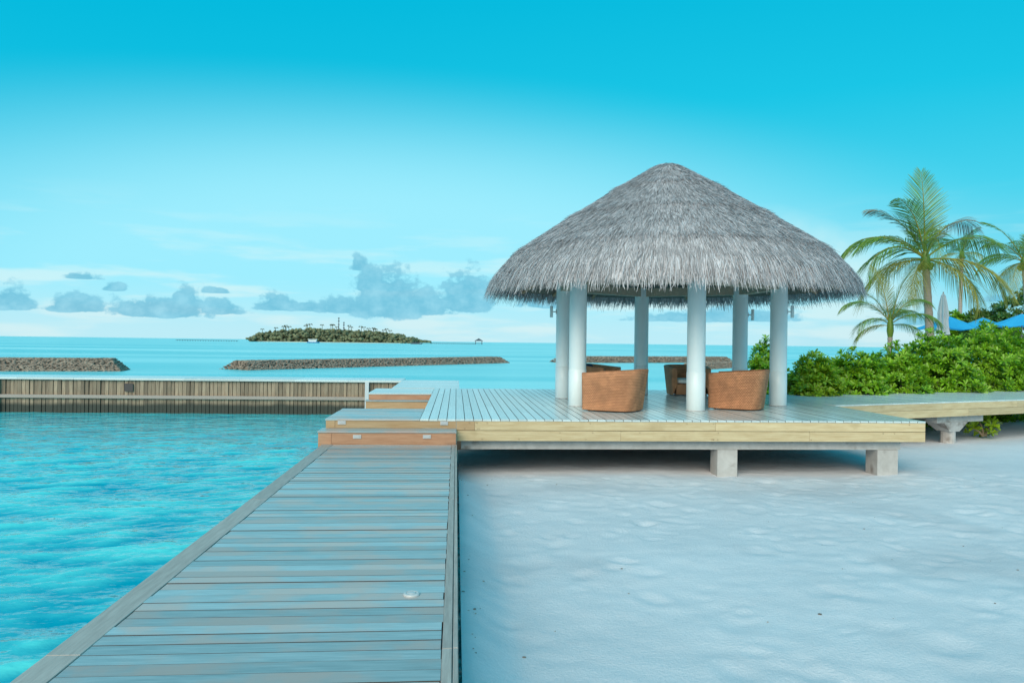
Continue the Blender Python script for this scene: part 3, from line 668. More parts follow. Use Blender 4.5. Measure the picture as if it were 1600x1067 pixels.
# ------------------------------------------------------------------ wicker tub chairs
def chair_meshes():
    # plan: D-shaped tub, open towards -Y (front). Path runs from left arm front, round the back, to right arm front.
    pts = []
    wx, dy_, fr = .52, .50, .47
    nA = 34
    for i in range(nA+1):
        a = math.pi*(1-i/nA)             # pi .. 0 around the back (+Y)
        c, s = math.cos(a), math.sin(a); e = .62
        pts.append((wx*math.copysign(abs(c)**e, c), dy_*abs(s)**e))
    path = [(-wx+.03, -fr), (-wx+.01, -fr*.66), (-wx, -fr*.33)]+pts+[(wx, -fr*.33), (wx-.01, -fr*.66), (wx-.03, -fr)]
    path = np.array(path); d = np.concatenate([[0], np.cumsum(np.sqrt((np.diff(path,axis=0)**2).sum(1)))])
    u = np.linspace(0, d[-1], 72); ox = np.interp(u, d, path[:,0]); oy = np.interp(u, d, path[:,1])
    tx = np.gradient(ox); ty = np.gradient(oy); ln = np.hypot(tx, ty); nx, ny = -ty/ln, tx/ln     # outward normal
    backness = np.clip((oy+fr)/(dy_+fr), 0, 1)
    top = .69+.075*backness**1.2
    th_ = .13-.05*backness
    nz_ = 9; rows = []
    for j in range(nz_):                  # outer skin
        t = j/(nz_-1); z = .02+(top-.02)*t; fl = (.03+.075*backness)*t-.02
        rows.append((ox+nx*fl, oy+ny*fl, z, z))
    fl = (.03+.075*backness)-.02
    rows.append((ox+nx*(fl-.02), oy+ny*(fl-.02), top+.014, top+.02))
    rows.append((ox+nx*(fl-th_+.02), oy+ny*(fl-th_+.02), top+.014, top+.1))
    for t in (1, .8, .6, .42):
        z = .02+(top-.02)*t; fi = (.03+.075*backness)*t-.02-th_
        rows.append((ox+nx*fi, oy+ny*fi, z, top+.12+(1-t)*.5))
    me = bpy.data.meshes.new('shell'); V = []; UV = []
    for (x, y_, z, vv) in rows:
        V += list(zip(x, y_, z)); UV += list(zip(u, vv))
    nu = len(u); Fs = []
    for j in range(len(rows)-1):
        for i in range(nu-1):
            Fs.append((j*nu+i, j*nu+i+1, (j+1)*nu+i+1, (j+1)*nu+i))
    nr = len(rows)
    Fs.append(tuple(j*nu for j in range(nr))[::1]); Fs.append(tuple(j*nu+nu-1 for j in range(nr))[::-1])
    me.from_pydata(V, [], Fs); me.materials.append(M['wicker'])
    uvl = me.uv_layers.new(name='UVMap')
    for lp in me.loops: uvl.data[lp.index].uv = UV[lp.vertex_index]
    # arm fronts get their own mapping
    for p_ in me.polygons[-2:]:
        for li in p_.loop_indices:
            co = me.vertices[me.loops[li].vertex_index].co; uvl.data[li].uv = (co.x+co.y*.2, co.z)
    for p_ in me.polygons: p_.use_smooth = len(p_.vertices) == 4
    me.update()
    # seat base with front panel
    sb = MB(); wi = .375
    sb.prism([(-wi,-fr+.05),(wi,-fr+.05),(wi,.18),(.25,.36),(-.25,.36),(-wi,.18)], .03, .30)
    sbm = sb.mesh('seat_base', M['wicker']); uvl = sbm.uv_layers.new(name='UVMap')
    for lp in sbm.loops:
        co = sbm.vertices[lp.vertex_index].co; uvl.data[lp.index].uv = (co.x+co.y*.7, co.z+.3*co.y)
    def cushion(name, mat, hx, hy, hz):
        v = []; f = []; nn, mm = 28, 10
        for j in range(mm+1):
            b = -math.pi/2+math.pi*j/mm
            for i in range(nn):
                a = 2*math.pi*i/nn; e1, e2 = .35, .5
                sg = lambda q, e: math.copysign(abs(q)**e, q)
                v.append((hx*sg(math.cos(b), e2)*sg(math.cos(a), e1), hy*sg(math.cos(b), e2)*sg(math.sin(a), e1), hz*sg(math.sin(b), e2)))
        for j in range(mm):
            for i in range(nn): f.append((j*nn+i, j*nn+(i+1)%nn, (j+1)*nn+(i+1)%nn, (j+1)*nn+i))
        return MB().add(v, f).mesh(name, mat, True)
    return me, sbm, cushion('seat_cushion', M['cloth'], .365, .40, .065), cushion('back_cushion', M['navy'], .24, .07, .18)
shell_m, seat_m, cush_m, navy_m = chair_meshes()
def chair(px, py, rz, lab, navy=False, dback=.45, sc=1.0):
    p = P(px, py, ZD) + D0*dback
    t = thing('wicker_tub_chair', (p.x, p.y, ZD+.004), lab, 'chair', 'wicker tub chairs on the pavilion deck', rz)
    t.scale = (sc, sc, sc)
    place(shell_m, 'shell', t, (0,0,0)); place(seat_m, 'seat_base', t, (0,0,0)); place(cush_m, 'seat_cushion', t, (0,-.06,.365))
    if navy: place(navy_m, 'back_cushion', t, (.05,.26,.60), (R(-14),0,0))
    for x, y_ in ((-.4,-.36),(.4,-.36),(-.33,.36),(.33,.36)): MB().tube([(x,y_,0),(x,y_,.035)], .025, 8).build('foot', M['bolt'], t)
# local front is -Y; rz turns it
chair(967, 645, R(-122), 'brown wicker tub chair turned away, on the lagoon side near the beach edge', dback=.55)
chair(1166, 642, R(-122), 'brown wicker tub chair turned away, beside the beachward column nearest the shrubs', dback=.55)
chair(935, 618, R(52), 'brown wicker tub chair holding a navy cushion, by the sea edge', navy=True, dback=.55, sc=.95)
chair(1081, 619, R(-4), 'brown wicker tub chair with white seat cushion facing the beach', dback=.5, sc=.95)

# ------------------------------------------------------------------ shrubs
def rosette_np(nl, ln, wd, rs, cup=.6):
    """one leaf cluster at origin facing +Z; each leaf = 3 cross sections"""
    V = []; Fc = []
    for i in range(nl):
        a = 2*math.pi*i/nl*1.0+rs.uniform(-.3,.3)+(i%2)*.4; lift = cup+rs.uniform(-.35,.35); l_ = ln*rs.uniform(.75,1.15)
        ca, sa = math.cos(a), math.sin(a); cl, sl_ = math.cos(lift), math.sin(lift); b = len(V)
        for t, w_ in ((.05,.18),(.55,.85),(.85,1.0),(1.0,.45)):
            r = l_*t*cl; z = l_*t*sl_-.35*l_*t*t*.5
            for sg in (-1, 0, 1):
                V.append((r*ca-sg*wd*w_*sa, r*sa+sg*wd*w_*ca, z+abs(sg)*wd*.35*w_))
        for j in range(3):
            for q in range(2): Fc.append((b+j*3+q, b+j*3+q+1, b+(j+1)*3+q+1, b+(j+1)*3+q))
    return np.array(V), np.array(Fc)
rsr = np.random.RandomState(2)
ROS = [rosette_np(13, .175, .024, rsr, c) for c in (.45,.65,.85,.6)]
ROSM = {}
def ros_mesh(i, mat):
    if (i, mat) not in ROSM:
        V_, F_ = ROS[i]; ROSM[(i, mat)] = MB().add(V_.tolist(), F_.tolist()).mesh('leaf_cluster', M[mat], True)
    return ROSM[(i, mat)]
def frames(nrm, rs):
    n_ = len(nrm); a = np.cross(nrm, rs.normal(size=(n_,3))); a /= np.linalg.norm(a,axis=1)[:,None]; b = np.cross(nrm, a); return a, b
def shrub(name, c, rad, n, lab, cat='shrub', mat='leaf', seed=0, group=None, scl=1.0, parts_n=24, stems=5):
    rs = np.random.RandomState(seed+100); c = Vector(c)
    t = thing(name, (c.x, c.y, c.z), lab, cat, group)
    d = rs.normal(size=(n,3)); d[:,2] = np.abs(d[:,2])*1.0-.12; d /= np.linalg.norm(d,axis=1)[:,None]
    # lumps break the outline
    lump = rs.normal(size=(14,3)); lump[:,2] = np.abs(lump[:,2]); lump /= np.linalg.norm(lump,axis=1)[:,None]
    amp = (np.maximum((d@lump.T)-.80, 0)/.20).max(1)
    rr = (.74+.26*amp)*rs.uniform(.80,1.04,n)
    inner = rs.uniform(size=n) < .28; rr[inner] *= rs.uniform(.55,.9,inner.sum())
    pos = d*rr[:,None]*np.array(rad); pos[:,2] = np.maximum(pos[:,2], .02)
    nrm = d*np.array([1/rad[0],1/rad[1],1/rad[2]]); nrm /= np.linalg.norm(nrm,axis=1)[:,None]
    nrm = nrm*.75+np.array([0,0,.55])+rs.normal(0,.30,(n,3)); nrm /= np.linalg.norm(nrm,axis=1)[:,None]
    a, b = frames(nrm, rs); sc = rs.uniform(.75,1.2,n)*scl
    # clusters nearest the beach side become single parts
    tocam = -(np.array([c.x,c.y,0])/np.hypot(c.x,c.y)); score = d@tocam + .5*d[:,2] - 2*inner
    front = set(np.argsort(-score)[:parts_n].tolist()); VV = []; FF = []; off = 0
    for i in range(n):
        V_, F_ = ROS[i%4]
        if i in front:
            mm = Matrix((( a[i][0],b[i][0],nrm[i][0]),(a[i][1],b[i][1],nrm[i][1]),(a[i][2],b[i][2],nrm[i][2])))
            place(ros_mesh(i%4, mat), 'leaf_cluster', t, pos[i], mm.to_euler(), (sc[i],)*3); continue
        W_ = pos[i]+sc[i]*(V_[:,:1]*a[i]+V_[:,1:2]*b[i]+V_[:,2:3]*nrm[i]); VV.append(W_); FF.append(F_+off); off += len(W_)
    o = np_mesh('foliage', np.concatenate(VV), [np.concatenate(FF)], M[mat], t, True); o['kind'] = 'stuff'
    sb = MB()
    for i in range(stems):
        e = d[i]*np.array(rad)*.75; e[2] = max(e[2], .25*rad[2])
        sb = MB(); sb.tube([(e[0]*.1,e[1]*.1,-.05),(e[0]*.45,e[1]*.45,e[2]*.55),(e[0],e[1],e[2])], [.03*scl,.022*scl,.008], 6); sb.build('stem', M['stem'], t)
    return t
def back_edge(px):               # the walkway's landward edge seen at this pixel column
    yy = 618.5+(609.5-618.5)*(px-1312)/288; return P(px, yy, ZD)
SH = [  # px centre, half width px, top y, extra depth, material, label
    (1198, 36, 530, 2.6, 'leaf', 'rounded green shrub whose top shows between two white columns'),
    (1268, 40, 555, .9, 'leaf_yellow', 'low yellow-green shrub directly behind the deck corner'),
    (1335, 52, 545, 1.1, 'leaf', 'green shrub where the side walkway leaves the deck'),
    (1405, 56, 534, 1.1, 'leaf', 'green shrub below the small young palm'),
    (1470, 60, 515, 1.2, 'leaf', 'tall green shrub hiding the foot of the big palm'),
    (1540, 60, 505, 1.25, 'leaf', 'tall green shrub in front of the open blue parasols'),
    (1605, 62, 508, 1.3, 'leaf', 'tall green shrub beside the walkway in front of the dense broadleaf tree'),
    (1680, 70, 505, 1.3, 'leaf', 'outermost green shrub along the side walkway, past the tall ones'),
    (1440, 70, 530, 3.0, 'leaf', 'green shrub in the second row between young and big palm'),
    (1300, 60, 556, 3.0, 'leaf', 'low green shrub in the second row towards the sea'),
    (1580, 80, 512, 3.3, 'leaf', 'green shrub in the second row near the parasols'),
]
for i, (px, hw, ty, ex, mt_, lab) in enumerate(SH):
    e = back_edge(max(px, 1250)) if px >= 1250 else P(px, 612, ZD)
    dist = (e-EYE).dot(D0)+ex
    g = PD(px, 600, dist); top = PD(px, ty, dist).z; z0 = .25
    rx = hw*dist/F*1.18
    shrub('beach_shrub', (g.x, g.y, z0), (rx, max(1.0, rx*.9) if ex > 1 else .85, top-z0), int(900*(1 if ex < 2.5 else .8)*(.7+.3*rx)), lab, mat=mt_, seed=i, group='shrubs behind the walkway', parts_n=26 if ex < 2.6 else 10)
# seedling under the walkway
g = P(1538, 676, .22)
t = shrub('seedling', (g.x, g.y, .18), (.42,.3,.5), 16, 'small leafy seedling growing in sand under the side walkway', 'seedling', 'leaf_yellow', 77, scl=1.1, parts_n=10, stems=4)

# background trees on the right
def leafy_tree(px, py_top, py_bot, hw, dist, lab, seed, mat='leaf_dark'):
    g = PD(px, 560, dist); top = PD(px, py_top, dist).z; bot = max(.4, PD(px, py_bot, dist).z); rs = np.random.RandomState(seed)
    t = thing('broadleaf_tree', (g.x, g.y, .3), lab, 'tree', 'trees behind the parasols')
    n = 700; d = rs.normal(size=(n,3)); d /= np.linalg.norm(d,axis=1)[:,None]; lump = rs.normal(size=(16,3)); lump /= np.linalg.norm(lump,axis=1)[:,None]
    amp = (np.maximum((d@lump.T)-.75,0)/.25).max(1); rr = (.68+.32*amp)*rs.uniform(.7,1.05,n)
    rad = np.array([hw*dist/F, hw*dist/F*.8, (top-bot)/2]); pos = d*rr[:,None]*rad+np.array([0,0,(top+bot)/2-.3])
    nrm = d*.6+np.array([0,0,.6])+rs.normal(0,.35,(n,3)); nrm /= np.linalg.norm(nrm,axis=1)[:,None]; a, b = frames(nrm, rs); VV=[];FF=[];off=0
    for i in range(n):
        V_, F_ = ROS[i%4]; s = rs.uniform(1.0,1.9)
        W_ = pos[i]+s*(V_[:,:1]*a[i]+V_[:,1:2]*b[i]+V_[:,2:3]*nrm[i]); VV.append(W_); FF.append(F_+off); off += len(W_)
    o = np_mesh('crown', np.concatenate(VV), [np.concatenate(FF)], M[mat], t, True); o['kind'] = 'stuff'
    MB().tube([(0,0,-.4),(.1,0,(bot-.3)*.6),(.05,.1,(top+bot)/2)], [.16,.12,.05], 8).build('trunk', M['stem'], t)
leafy_tree(1605, 448, 560, 62, 46, 'dense broadleaf tree behind the parasols, tallest of the green trees', 31)
leafy_tree(1540, 478, 560, 42, 47, 'broadleaf tree behind the middle blue parasol', 32)
leafy_tree(1497, 484, 560, 24, 49, 'small broadleaf tree below the slender palm', 33, 'leaf')

# ------------------------------------------------------------------ palms
def frond_np(base, az_, el_, ln, droop, rs, nleaf=56, lw=.018, ll=.82, twist=0.0):
    """rachis bends under gravity; returns leaflet verts/faces and rachis points"""
    pts = []; p = Vector(base); ns = 16; e = el_
    for i in range(ns+1):
        pts.append(p.copy()); d = Vector((math.cos(az_)*math.cos(e), math.sin(az_)*math.cos(e), math.sin(e)))
        p = p+d*(ln/ns); e -= droop/ns*(.4+1.4*i/ns)
        e = max(e, -1.5)
    V = []; Fc = []
    for side in (-1, 1):
        for i in range(nleaf):
            t = .10+.90*(i+rs.uniform(0,.6))/nleaf; x = min(t, .999)*ns; j = int(x); f = x-j
            q = pts[j].lerp(pts[j+1], f); tg = (pts[j+1]-pts[j]).normalized()
            sd_ = tg.cross(Vector((0,0,1))); sd_ = sd_.normalized() if sd_.length > .05 else Vector((-math.sin(az_), math.cos(az_), 0))
            upv = sd_.cross(tg)
            l_ = ll*ln/3*(.35+1.1*math.sin(math.pi*min(t*.86+.12,1)))*rs.uniform(.82,1.1)
            dr = (sd_*side*math.cos(twist)+upv*(.30-.25*t+rs.uniform(-.12,.12)+side*math.sin(twist)))*(1-.45*t)+tg*(.62+.7*t)
            dr.normalize(); b = len(V); wv_ = tg*lw*ln/3
            g_ = Vector((0,0,-1))
            for tt, ww in ((0,.6),(.35,1.0),(.72,.75),(1.0,.08)):
                c = q+dr*l_*tt+g_*l_*(.70*(1-.8*max(tg.z,0))*tt*tt)
                V.append(tuple(c-wv_*ww)); V.append(tuple(c+wv_*ww))
            for k_ in range(3): Fc.append((b+2*k_, b+2*k_+1, b+2*k_+3, b+2*k_+2))
    return V, Fc, pts
def palm(foot, crown, fr_list, lab, name='coconut_palm', r0=.19, r1=.13, seed=0, lean=.25, nuts=5):
    rs = random.Random(seed); t = thing(name, foot, lab, 'palm tree', 'palms'); foot = Vector(foot); cr_ = Vector(crown)-foot
    pts = []; rad = []; nseg = 34
    for i in range(nseg+1):
        s = i/nseg; p = Vector((cr_.x*s**1.3, cr_.y*s**1.3, cr_.z*s)); pts.append(p)
        rad.append((r0+(r1-r0)*s)*(1.25 if i == 0 else 1)+(.008 if i%2 else -.004))
    MB().tube(pts, rad, 14).build('trunk', M['trunk'], t, True)
    sh = MB().lathe([(r1*1.02,-.35),(r1*1.5,-.12),(r1*1.35,.12),(r1*.6,.40),(.02,.62)], 12, cr_.x, cr_.y); sh.v = [(x, y_, z+cr_.z) for x, y_, z in sh.v]; sh.build('crown_shaft', M['frond'], t, True)
    for (a_, e_, ln, dr, mt_) in fr_list:
        b = cr_+Vector((math.cos(a_)*r1*.7, math.sin(a_)*r1*.7, .05+.2*max(e_,0)))
        V_, F_, rp = frond_np(b, a_, e_, ln, dr, rs, twist=rs.uniform(-.25,.25))
        mb = MB().add(V_, F_); o = mb.build('frond', M[mt_], t)
        MB().tube(rp, [.034*(1-.88*i/16)*ln/3 for i in range(17)], 5).build('rachis', M['frond_old'], o)
    for i in range(nuts):
        a = rs.uniform(0, 6.28); n_ = MB().lathe([(0,-.12),(.07,-.09),(.10,0),(.075,.09),(0,.13)], 10).build('coconut', M['frond'], t, True)
        n_.location = cr_+Vector((math.cos(a)*.22, math.sin(a)*.22, -.18-rs.uniform(0,.15)))
# azimuth helper: angle in the picture plane (0 = right) with a depth component
def azp(right, depth=0): 
    d = R0*right+D0*depth; return math.atan2(d.y, d.x)
DM = 30.0
foot = PD(1457, 560, DM); foot.z = .35; crown = PD(1446, 408, DM)
FR = [(azp(.1,.4), 1.50, 3.5, .30, 'frond'), (azp(-.5,-.3), 1.25, 2.9, 1.1, 'frond'), (azp(-1,.5), 1.15, 2.9, 1.0, 'frond_grey'), (azp(-1,.3), .72, 3.4, 1.75, 'frond'), (azp(-1,-.3), .45, 3.5, 2.1, 'frond'),
      (azp(-1,.1), -.05, 3.1, 1.5, 'frond_old'), (azp(-.7,-.7), -.35, 2.6, 1.2, 'frond_old'), (azp(1,.4), 1.05, 3.3, 1.6, 'frond_grey'), (azp(1,.2), .62, 3.7, 1.3, 'frond'),
      (azp(1,-.2), .08, 3.6, 1.5, 'frond_old'), (azp(1,.15), -.15, 3.3, 1.4, 'frond_old'), (azp(.6,-.8), -.3, 2.8, 1.3, 'frond_old'), (azp(.5,.8), .9, 3.2, 1.2, 'frond'),
      (azp(-.5,.8), .8, 3.2, 1.5, 'frond'), (azp(-.3,-.9), .6, 3.0, 1.9, 'frond'), (azp(-.3,.9), .2, 3.0, 1.6, 'frond_old'), (azp(.3,.9), .0, 3.0, 1.5, 'frond_old')]
palm(foot, crown, FR, 'tall coconut palm with a thick grey trunk rising from the shrubs', seed=1)
def rand_fr(n, ln, seed, mats=('frond','frond','frond_old')):
    r_ = random.Random(seed); out = []
    for i in range(n):
        e_ = 1.35-1.75*(i/n)+r_.uniform(-.1,.1); out.append((i*2.399+r_.uniform(-.3,.3), e_, ln*r_.uniform(.85,1.1), .7+1.0*(i/n)+r_.uniform(-.1,.3), mats[0] if e_ > .2 else mats[2]))
    return out
DM2 = 70.0
foot = PD(1498, 560, DM2); foot.z = .3; palm(foot, PD(1503, 398, DM2), rand_fr(14, 2.5, 5), 'slender distant coconut palm partly behind the tall palm', r0=.21, r1=.15, seed=2)
DM3 = 38.0
foot = PD(1612, 560, DM3); foot.z = .3; palm(foot, PD(1600, 412, DM3), rand_fr(15, 2.5, 8), 'coconut palm above the dense tree behind the parasols', r0=.17, r1=.12, seed=3)
DM4 = 27.0
foot = PD(1390, 560, DM4); foot.z = .3; palm(foot, PD(1391, 512, DM4), [(azp(-1,.2), .95, 1.9, 1.7, 'frond'), (azp(-1,-.3), .45, 1.7, 1.9, 'frond'), (azp(-.2,.3), 1.42, 2.0, .4, 'frond_old'), (azp(.2,-.2), 1.40, 1.9, .5, 'frond'), (azp(1,.2), 1.0, 1.9, 1.5, 'frond'),
      (azp(1,-.2), .6, 1.8, 1.6, 'frond'), (azp(-.6,.5), 1.15, 1.8, 1.1, 'frond'), (azp(.5,.6), .8, 1.7, 1.5, 'frond'), (azp(-1,0), .1, 1.4, 1.4, 'frond_old'), (azp(.9,.1), .2, 1.4, 1.5, 'frond'), (azp(.1,-1), .7, 1.6, 1.6, 'frond')],
     'short young palm with upright fronds behind the shrubs', 'young_palm', .10, .08, 4, nuts=0)

# ------------------------------------------------------------------ parasols
def parasol(px, py, hwpx, dist, lab):
    top = PD(px, py, dist); g = Vector((top.x, top.y, .3)); h = top.z-.3; r = hwpx*dist/F
    t = thing('blue_parasol', g, lab, 'parasol', 'open blue parasols behind the shrubs')
    mb = MB(); n = 8; v = [(0,0,h)]
    for j, (rr, dz_) in enumerate(((.5,.40),(1.0,.74))):
        for k_ in range(n*2):
            a = math.pi*k_/n+.2; sag = 0 if k_%2 == 0 else -.035*(j+1); v.append((r*rr*math.cos(a)*(1 if k_%2==0 else .94), r*rr*math.sin(a)*(1 if k_%2==0 else .94), h-dz_*r*.55*1.0+sag))
    f = [(0,1+k_,1+(k_+1)%(2*n)) for k_ in range(2*n)]+[(1+k_, 1+2*n+k_, 1+2*n+(k_+1)%(2*n), 1+(k_+1)%(2*n)) for k_ in range(2*n)]
    mb.add(v, f).build('canopy', M['blue'], t)
    MB().tube([(0,0,-.1),(0,0,h+.06)], .025, 8).build('pole', M['rafter'], t)
    for k_ in range(n):
        a = 2*math.pi*k_/n+.2; MB().tube([(0,0,h-.06),(r*.98*math.cos(a), r*.98*math.sin(a), h-.74*r*.55-.03)], .012, 5).build('rib', M['rafter'], t)
parasol(1483, 494, 48, 36, 'open blue parasol partly behind the folded white parasol')
parasol(1536, 496, 34, 40, 'open blue parasol standing between two other blue parasols')
parasol(1597, 490, 48, 36, 'open blue parasol in front of the dense tree')
top = PD(1474, 458, 33); g = Vector((top.x, top.y, .3)); h = top.z-.3
t = thing('folded_parasol', g, 'folded white parasol standing upright next to the tall palm trunk', 'parasol')
mb = MB(); v = []; n = 20; rows = [(.02,0),(.10,.12),(.17,.45),(.24,.9),(.22,1.25),(.26,1.65),(.30,1.85)]
for r, dz_ in rows:
    for k_ in range(n): a = 2*math.pi*k_/n; rr = r*(1 if k_%2 else .68); v.append((rr*math.cos(a), rr*math.sin(a), h-dz_))
mb.add(v, [(i*n+k_, i*n+(k_+1)%n, (i+1)*n+(k_+1)%n, (i+1)*n+k_) for i in range(len(rows)-1) for k_ in range(n)]).build('canopy', M['canvas'], t)
MB().tube([(0,0,-.1),(0,0,h+.05)], .025, 8).build('pole', M['rafter'], t)

# ------------------------------------------------------------------ breakwaters
ICO = None
def ico():
    g = (1+5**.5)/2; v = np.array([(-1,g,0),(1,g,0),(-1,-g,0),(1,-g,0),(0,-1,g),(0,1,g),(0,-1,-g),(0,1,-g),(g,0,-1),(g,0,1),(-g,0,-1),(-g,0,1)]); v /= np.linalg.norm(v[0])
    f = np.array([(0,11,5),(0,5,1),(0,1,7),(0,7,10),(0,10,11),(1,5,9),(5,11,4),(11,10,2),(10,7,6),(7,1,8),(3,9,4),(3,4,2),(3,2,6),(3,6,8),(3,8,9),(4,9,5),(2,4,11),(6,2,10),(8,6,7),(9,8,1)])
    return v, f
IV, IF = ico()
def blobs(pos, size, rs, sq=(1,1,1)):
    n = len(pos); V_ = IV[None]*rs.uniform(.7,1.25,(n,12,1))*np.array(sq)*size[:,None,None]+pos[:,None,:]
    return V_.reshape(-1,3), (IF[None]+(np.arange(n)*12)[:,None,None]).reshape(-1,3)
def breakwater(a, b, wid, h, lab, seed, n):
    rs = np.random.RandomState(seed); a = Vector((a.x,a.y,0)); b = Vector((b.x,b.y,0)); L_ = (b-a).length; u = (b-a)/L_; v = Vector((-u.y,u.x,0))
    t = thing('stone_breakwater', a, lab, 'breakwater', 'stone breakwaters on the lagoon rim', math.atan2(u.y, u.x))
    # solid core: trapezoid with sloped ends
    e = h*.95; cs = [(0,0,-.5),(L_,0,-.5),(L_,wid,-.5),(0,wid,-.5),(e,wid*.28,h-.08),(L_-e,wid*.28,h-.08),(L_-e,wid*.72,h-.08),(e,wid*.72,h-.08)]
    MB().add(cs, [(3,2,1,0),(0,1,5,4),(1,2,6,5),(2,3,7,6),(3,0,4,7),(4,5,6,7)]).build('core', M['stone'], t)
    s = rs.uniform(0,1,n); q = rs.uniform(0,1,n); pos = np.zeros((n,3))
    prof_y = np.interp(q, [0,.45,.72,1], [-.05*wid,.28*wid,.72*wid,1.05*wid]); pz = np.interp(q, [0,.45,.72,1], [-.1,h-.06,h-.06,-.1])
    ins = np.minimum(s, 1-s)*L_; x = s*L_; cap = np.clip(ins/e, 0, 1)*h; pos[:,0] = x; pos[:,1] = prof_y; pos[:,2] = np.minimum(pz, cap-.05)
    V_, F_ = blobs(pos, rs.uniform(.06,.12,n), rs, (1.3,1,.45))
    o = np_mesh('stones', V_, [F_], M['stone'], t); o['kind'] = 'stuff'
breakwater(P(-160,580,0), P(190,580,0), 3.2, .90, 'stone breakwater just beyond the plank sea wall', 1, 6000)
breakwater(P(386,578.5,0), P(797,567,0), 3.4, .72, 'long stone breakwater lying in front of the wooded island', 2, 9000)
breakwater(P(880,567,0), P(1150,566.5,0), 3.4, .80, 'stone breakwater seen through the pavilion columns', 3, 5000)
breakwater(P(1100,578,0), P(1172,573,0), 3.0, .60, 'short stone spur ending at the beach shrubs', 4, 1500)

# ------------------------------------------------------------------ island and far things
DI = 720.0
isle = thing('wooded_island', PD(510, 533, DI)*1.0, 'low wooded island with a sandy shore on the horizon', 'island'); il = isle.location.copy(); il.z = 0; isle.location = il
rs = np.random.RandomState(5)
def ipos(px, d=DI): p = PD(px, 532, d); return p.x-il.x, p.y-il.y
xa, ya = ipos(368); xb, yb = ipos(672)
poly = []
for i in range(40):
    a = 2*math.pi*i/40; x = (xa+xb)/2+(xb-xa)/2*math.cos(a); y_ = (ya+yb)/2+(yb-ya)/2*math.cos(a)+70*math.sin(a); poly.append((x, y_+60))
MB().prism(poly, -.5, .5).build('shore', M['isle_sand'], isle)
def tree_top(px): return np.interp(px, [374,385,400,430,460,500,540,570,600,615,622,640,665], [524,518,514,511,508.5,509,512,513,517,519,525,527,529])
n = 4200; pxs = rs.uniform(376,640,n); dd = rs.uniform(-28,90,n); pos = np.zeros((n,3)); size = rs.uniform(.8,2.3,n)
for i in range(n):
    x, y_ = ipos(pxs[i]); hz = (525+pxs[i]*.0125)+1.5; H_ = max((hz-tree_top(pxs[i]))*DI/F*.86+2.0, 1.5); f = rs.uniform(0,1)**.7
    pos[i] = (x, y_+60+dd[i]-30*(1-f), .5+H_*f*rs.uniform(.75,1.0)-size[i]*.5)
V_, F_ = blobs(pos, size, rs, (1.1,1.1,.9)); o = np_mesh('woodland', V_, [F_], M['wood_isle'], isle, True); o['kind'] = 'stuff'
# palm heads above the wood
pm = MB()
for i in range(26):
    px = rs.uniform(382,632); x, y_ = ipos(px); hz = 525+px*.0125; top = (hz-tree_top(px))*DI/F+2.3+rs.uniform(.2,2.6); y_ += 50
    pm.tube([(x,y_,2),(x+rs.uniform(-1,1),y_,top)], [.3,.25], 4)
    for k_ in range(8):
        a = 2*math.pi*k_/8+rs.uniform(-.2,.2); pm.add([(x,y_-.4,top),(x+1.4*math.cos(a),y_+1.4*math.sin(a),top+.9),(x+2.6*math.cos(a),y_+2.6*math.sin(a),top-.6),(x+1.2*math.cos(a),y_+1.2*math.sin(a)+.3,top+.1)], [(0,1,2,3)])
o = pm.build('palm_heads', M['wood_isle'], isle); o['kind'] = 'stuff'
def mast(px, ty, lab):
    x, y_ = PD(px, 532, DI+60).x, PD(px, 532, DI+60).y; top = PD(px, ty, DI+60).z
    t = thing('radio_mast', (x,y_,0), lab, 'mast')
    MB().tube([(0,0,0),(0,0,top)], [.55,.3], 6).build('pole', M['dark_far'], t)
    for z in (.72, .86, .97): MB().box(-.9,.9,-.2,.2,top*z-.5,top*z+.3).build('antenna', M['dark_far'], t)
mast(529, 496, 'tall thin radio mast above the island trees'); mast(537, 503, 'shorter radio mast above the island trees')
def boat(px, py, ln, h, dist, lab, white=True):
    p = PD(px, py, dist); t = thing('boat', (p.x,p.y,0), lab, 'boat'); hl = ln/2
    v = [(-hl,-1.4,.9),(hl*.7,-1.4,.9),(hl,0,1.3),(hl*.7,1.4,.9),(-hl,1.4,.9),(-hl*.95,-1.1,-.3),(hl*.6,-1.1,-.3),(hl*.85,0,-.3),(hl*.6,1.1,-.3),(-hl*.95,1.1,-.3)]
    MB().add(v, [(0,1,2,3,4),(9,8,7,6,5),(0,5,6,1),(1,6,7,2),(2,7,8,3),(3,8,9,4),(4,9,5,0)]).build('hull', M['boat_blue' if white else 'dark_far'], t)
    MB().box(-hl*.7,hl*.45,-1.1,1.1,.91,h*.62).build('cabin', M['boat' if white else 'dark_far'], t)
    MB().box(-hl*.85,hl*.55,-1.3,1.3,h*.72,h*.82).build('roof', M['boat' if white else 'dark_far'], t)
    for x in (-hl*.75, hl*.45): MB().box(x-.1,x+.1,-1.1,1.1,.95,h*.72-.01).build('post', M['boat' if white else 'dark_far'], t)
boat(490, 534, 9.5, 3.6, 560, 'white and blue boat moored off the island shore')
boat(651, 535, 10, 2.0, 600, 'dark low boat near the island tip', False)
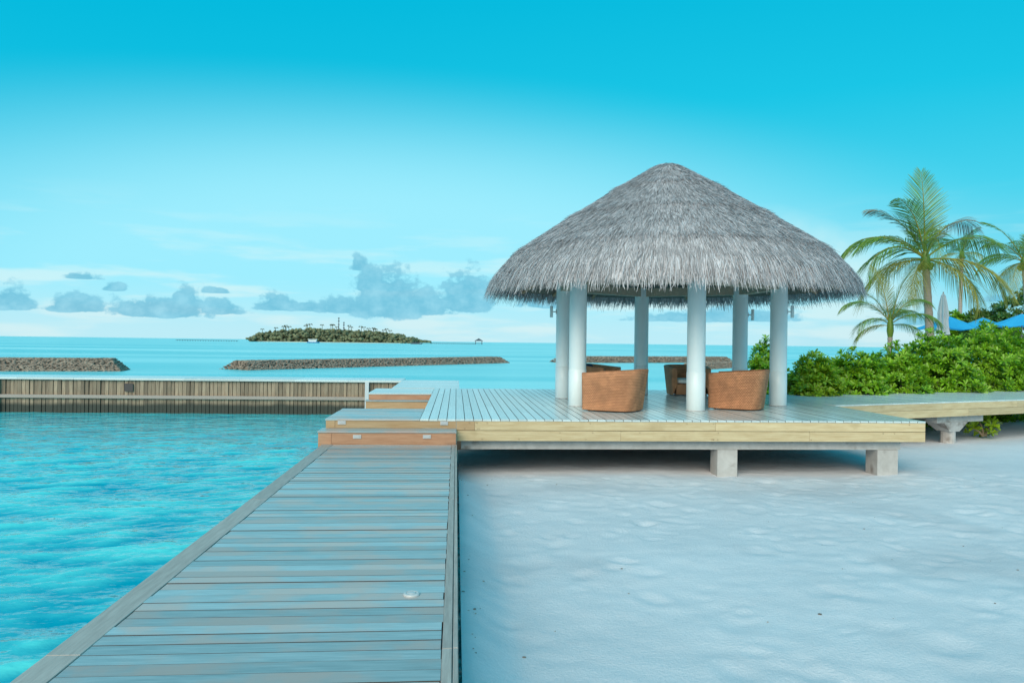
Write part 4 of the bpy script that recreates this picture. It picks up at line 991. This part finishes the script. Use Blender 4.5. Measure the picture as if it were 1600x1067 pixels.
# low far spit to the right and jetties
sp = thing('far_spit', (PD(640,532,1300).x, PD(640,532,1300).y, 0), 'low blue-green wooded spit beyond the island tip', 'spit')
n = 160; pos = np.zeros((n,3)); sz = rs.uniform(1.5,3.2,n); pxs = rs.uniform(612,672,n)
for i in range(n):
    q = PD(pxs[i], 532, 1300); H_ = np.interp(pxs[i], [612,630,655,672], [9,8,6,2.5]); pos[i] = (q.x-sp.location.x, q.y-sp.location.y+rs.uniform(0,20), rs.uniform(.1,1)*H_-1)
V_, F_ = blobs(pos, sz, rs, (1.5,1,.8)); o = np_mesh('woodland', V_, [F_], M['wood_isle'], sp, True); o['kind'] = 'stuff'
def far_jetty(px0, px1, dist, lab, h=1.0, n=24):
    a = PD(px0, 533, dist); b = PD(px1, 533, dist); t = thing('far_jetty', (a.x,a.y,0), lab, 'jetty', rz=math.atan2((b-a).y,(b-a).x)); l_ = ((b-a).xy).length
    MB().box(0, l_, -1, 1, h-.35, h).build('walkway', M['dark_far'], t)
    for i in range(n): x = l_*(i+.5)/n; MB().box(x-.15,x+.15,-.15,.15,-1,h-.352).build('pile', M['dark_far'], t)
far_jetty(275, 372, 700, 'long low jetty reaching out from the wooded island')
far_jetty(672, 742, 700, 'low jetty leading to the thatched hut over the sea')
p = PD(748, 536, 700); t = thing('stilt_hut', (p.x,p.y,0), 'tiny thatched hut on stilts at the end of the far jetty', 'hut')
MB().box(-3.6,3.6,-3,3,.9,1.3).build('floor', M['dark_far'], t)
for x in (-3,3):
    for y_ in (-2.4,2.4): MB().box(x-.2,x+.2,y_-.2,y_+.2,-1,3.4).build('post', M['dark_far'], t)
MB().add([(-4.2,-3.4,3.3),(4.2,-3.4,3.3),(4.2,3.4,3.3),(-4.2,3.4,3.3),(0,0,5.9)], [(3,2,1,0),(0,1,4),(1,2,4),(2,3,4),(3,0,4)]).build('roof', M['dark_far'], t)

# ------------------------------------------------------------------ small litter on the sand
V_, F_ = blobs(np.column_stack([DEBRIS[0], DEBRIS[1]+.003]), DEBRIS[2], np.random.RandomState(8), (1.3,1,.45))
tag(np_mesh('beach_litter', V_, [F_], pmat('litter', (.10,.08,.06), (.34,.30,.26), .9, 9, island=.6)), 'tiny coral crumbs and leaf bits scattered on the white sand', 'litter', kind='stuff')
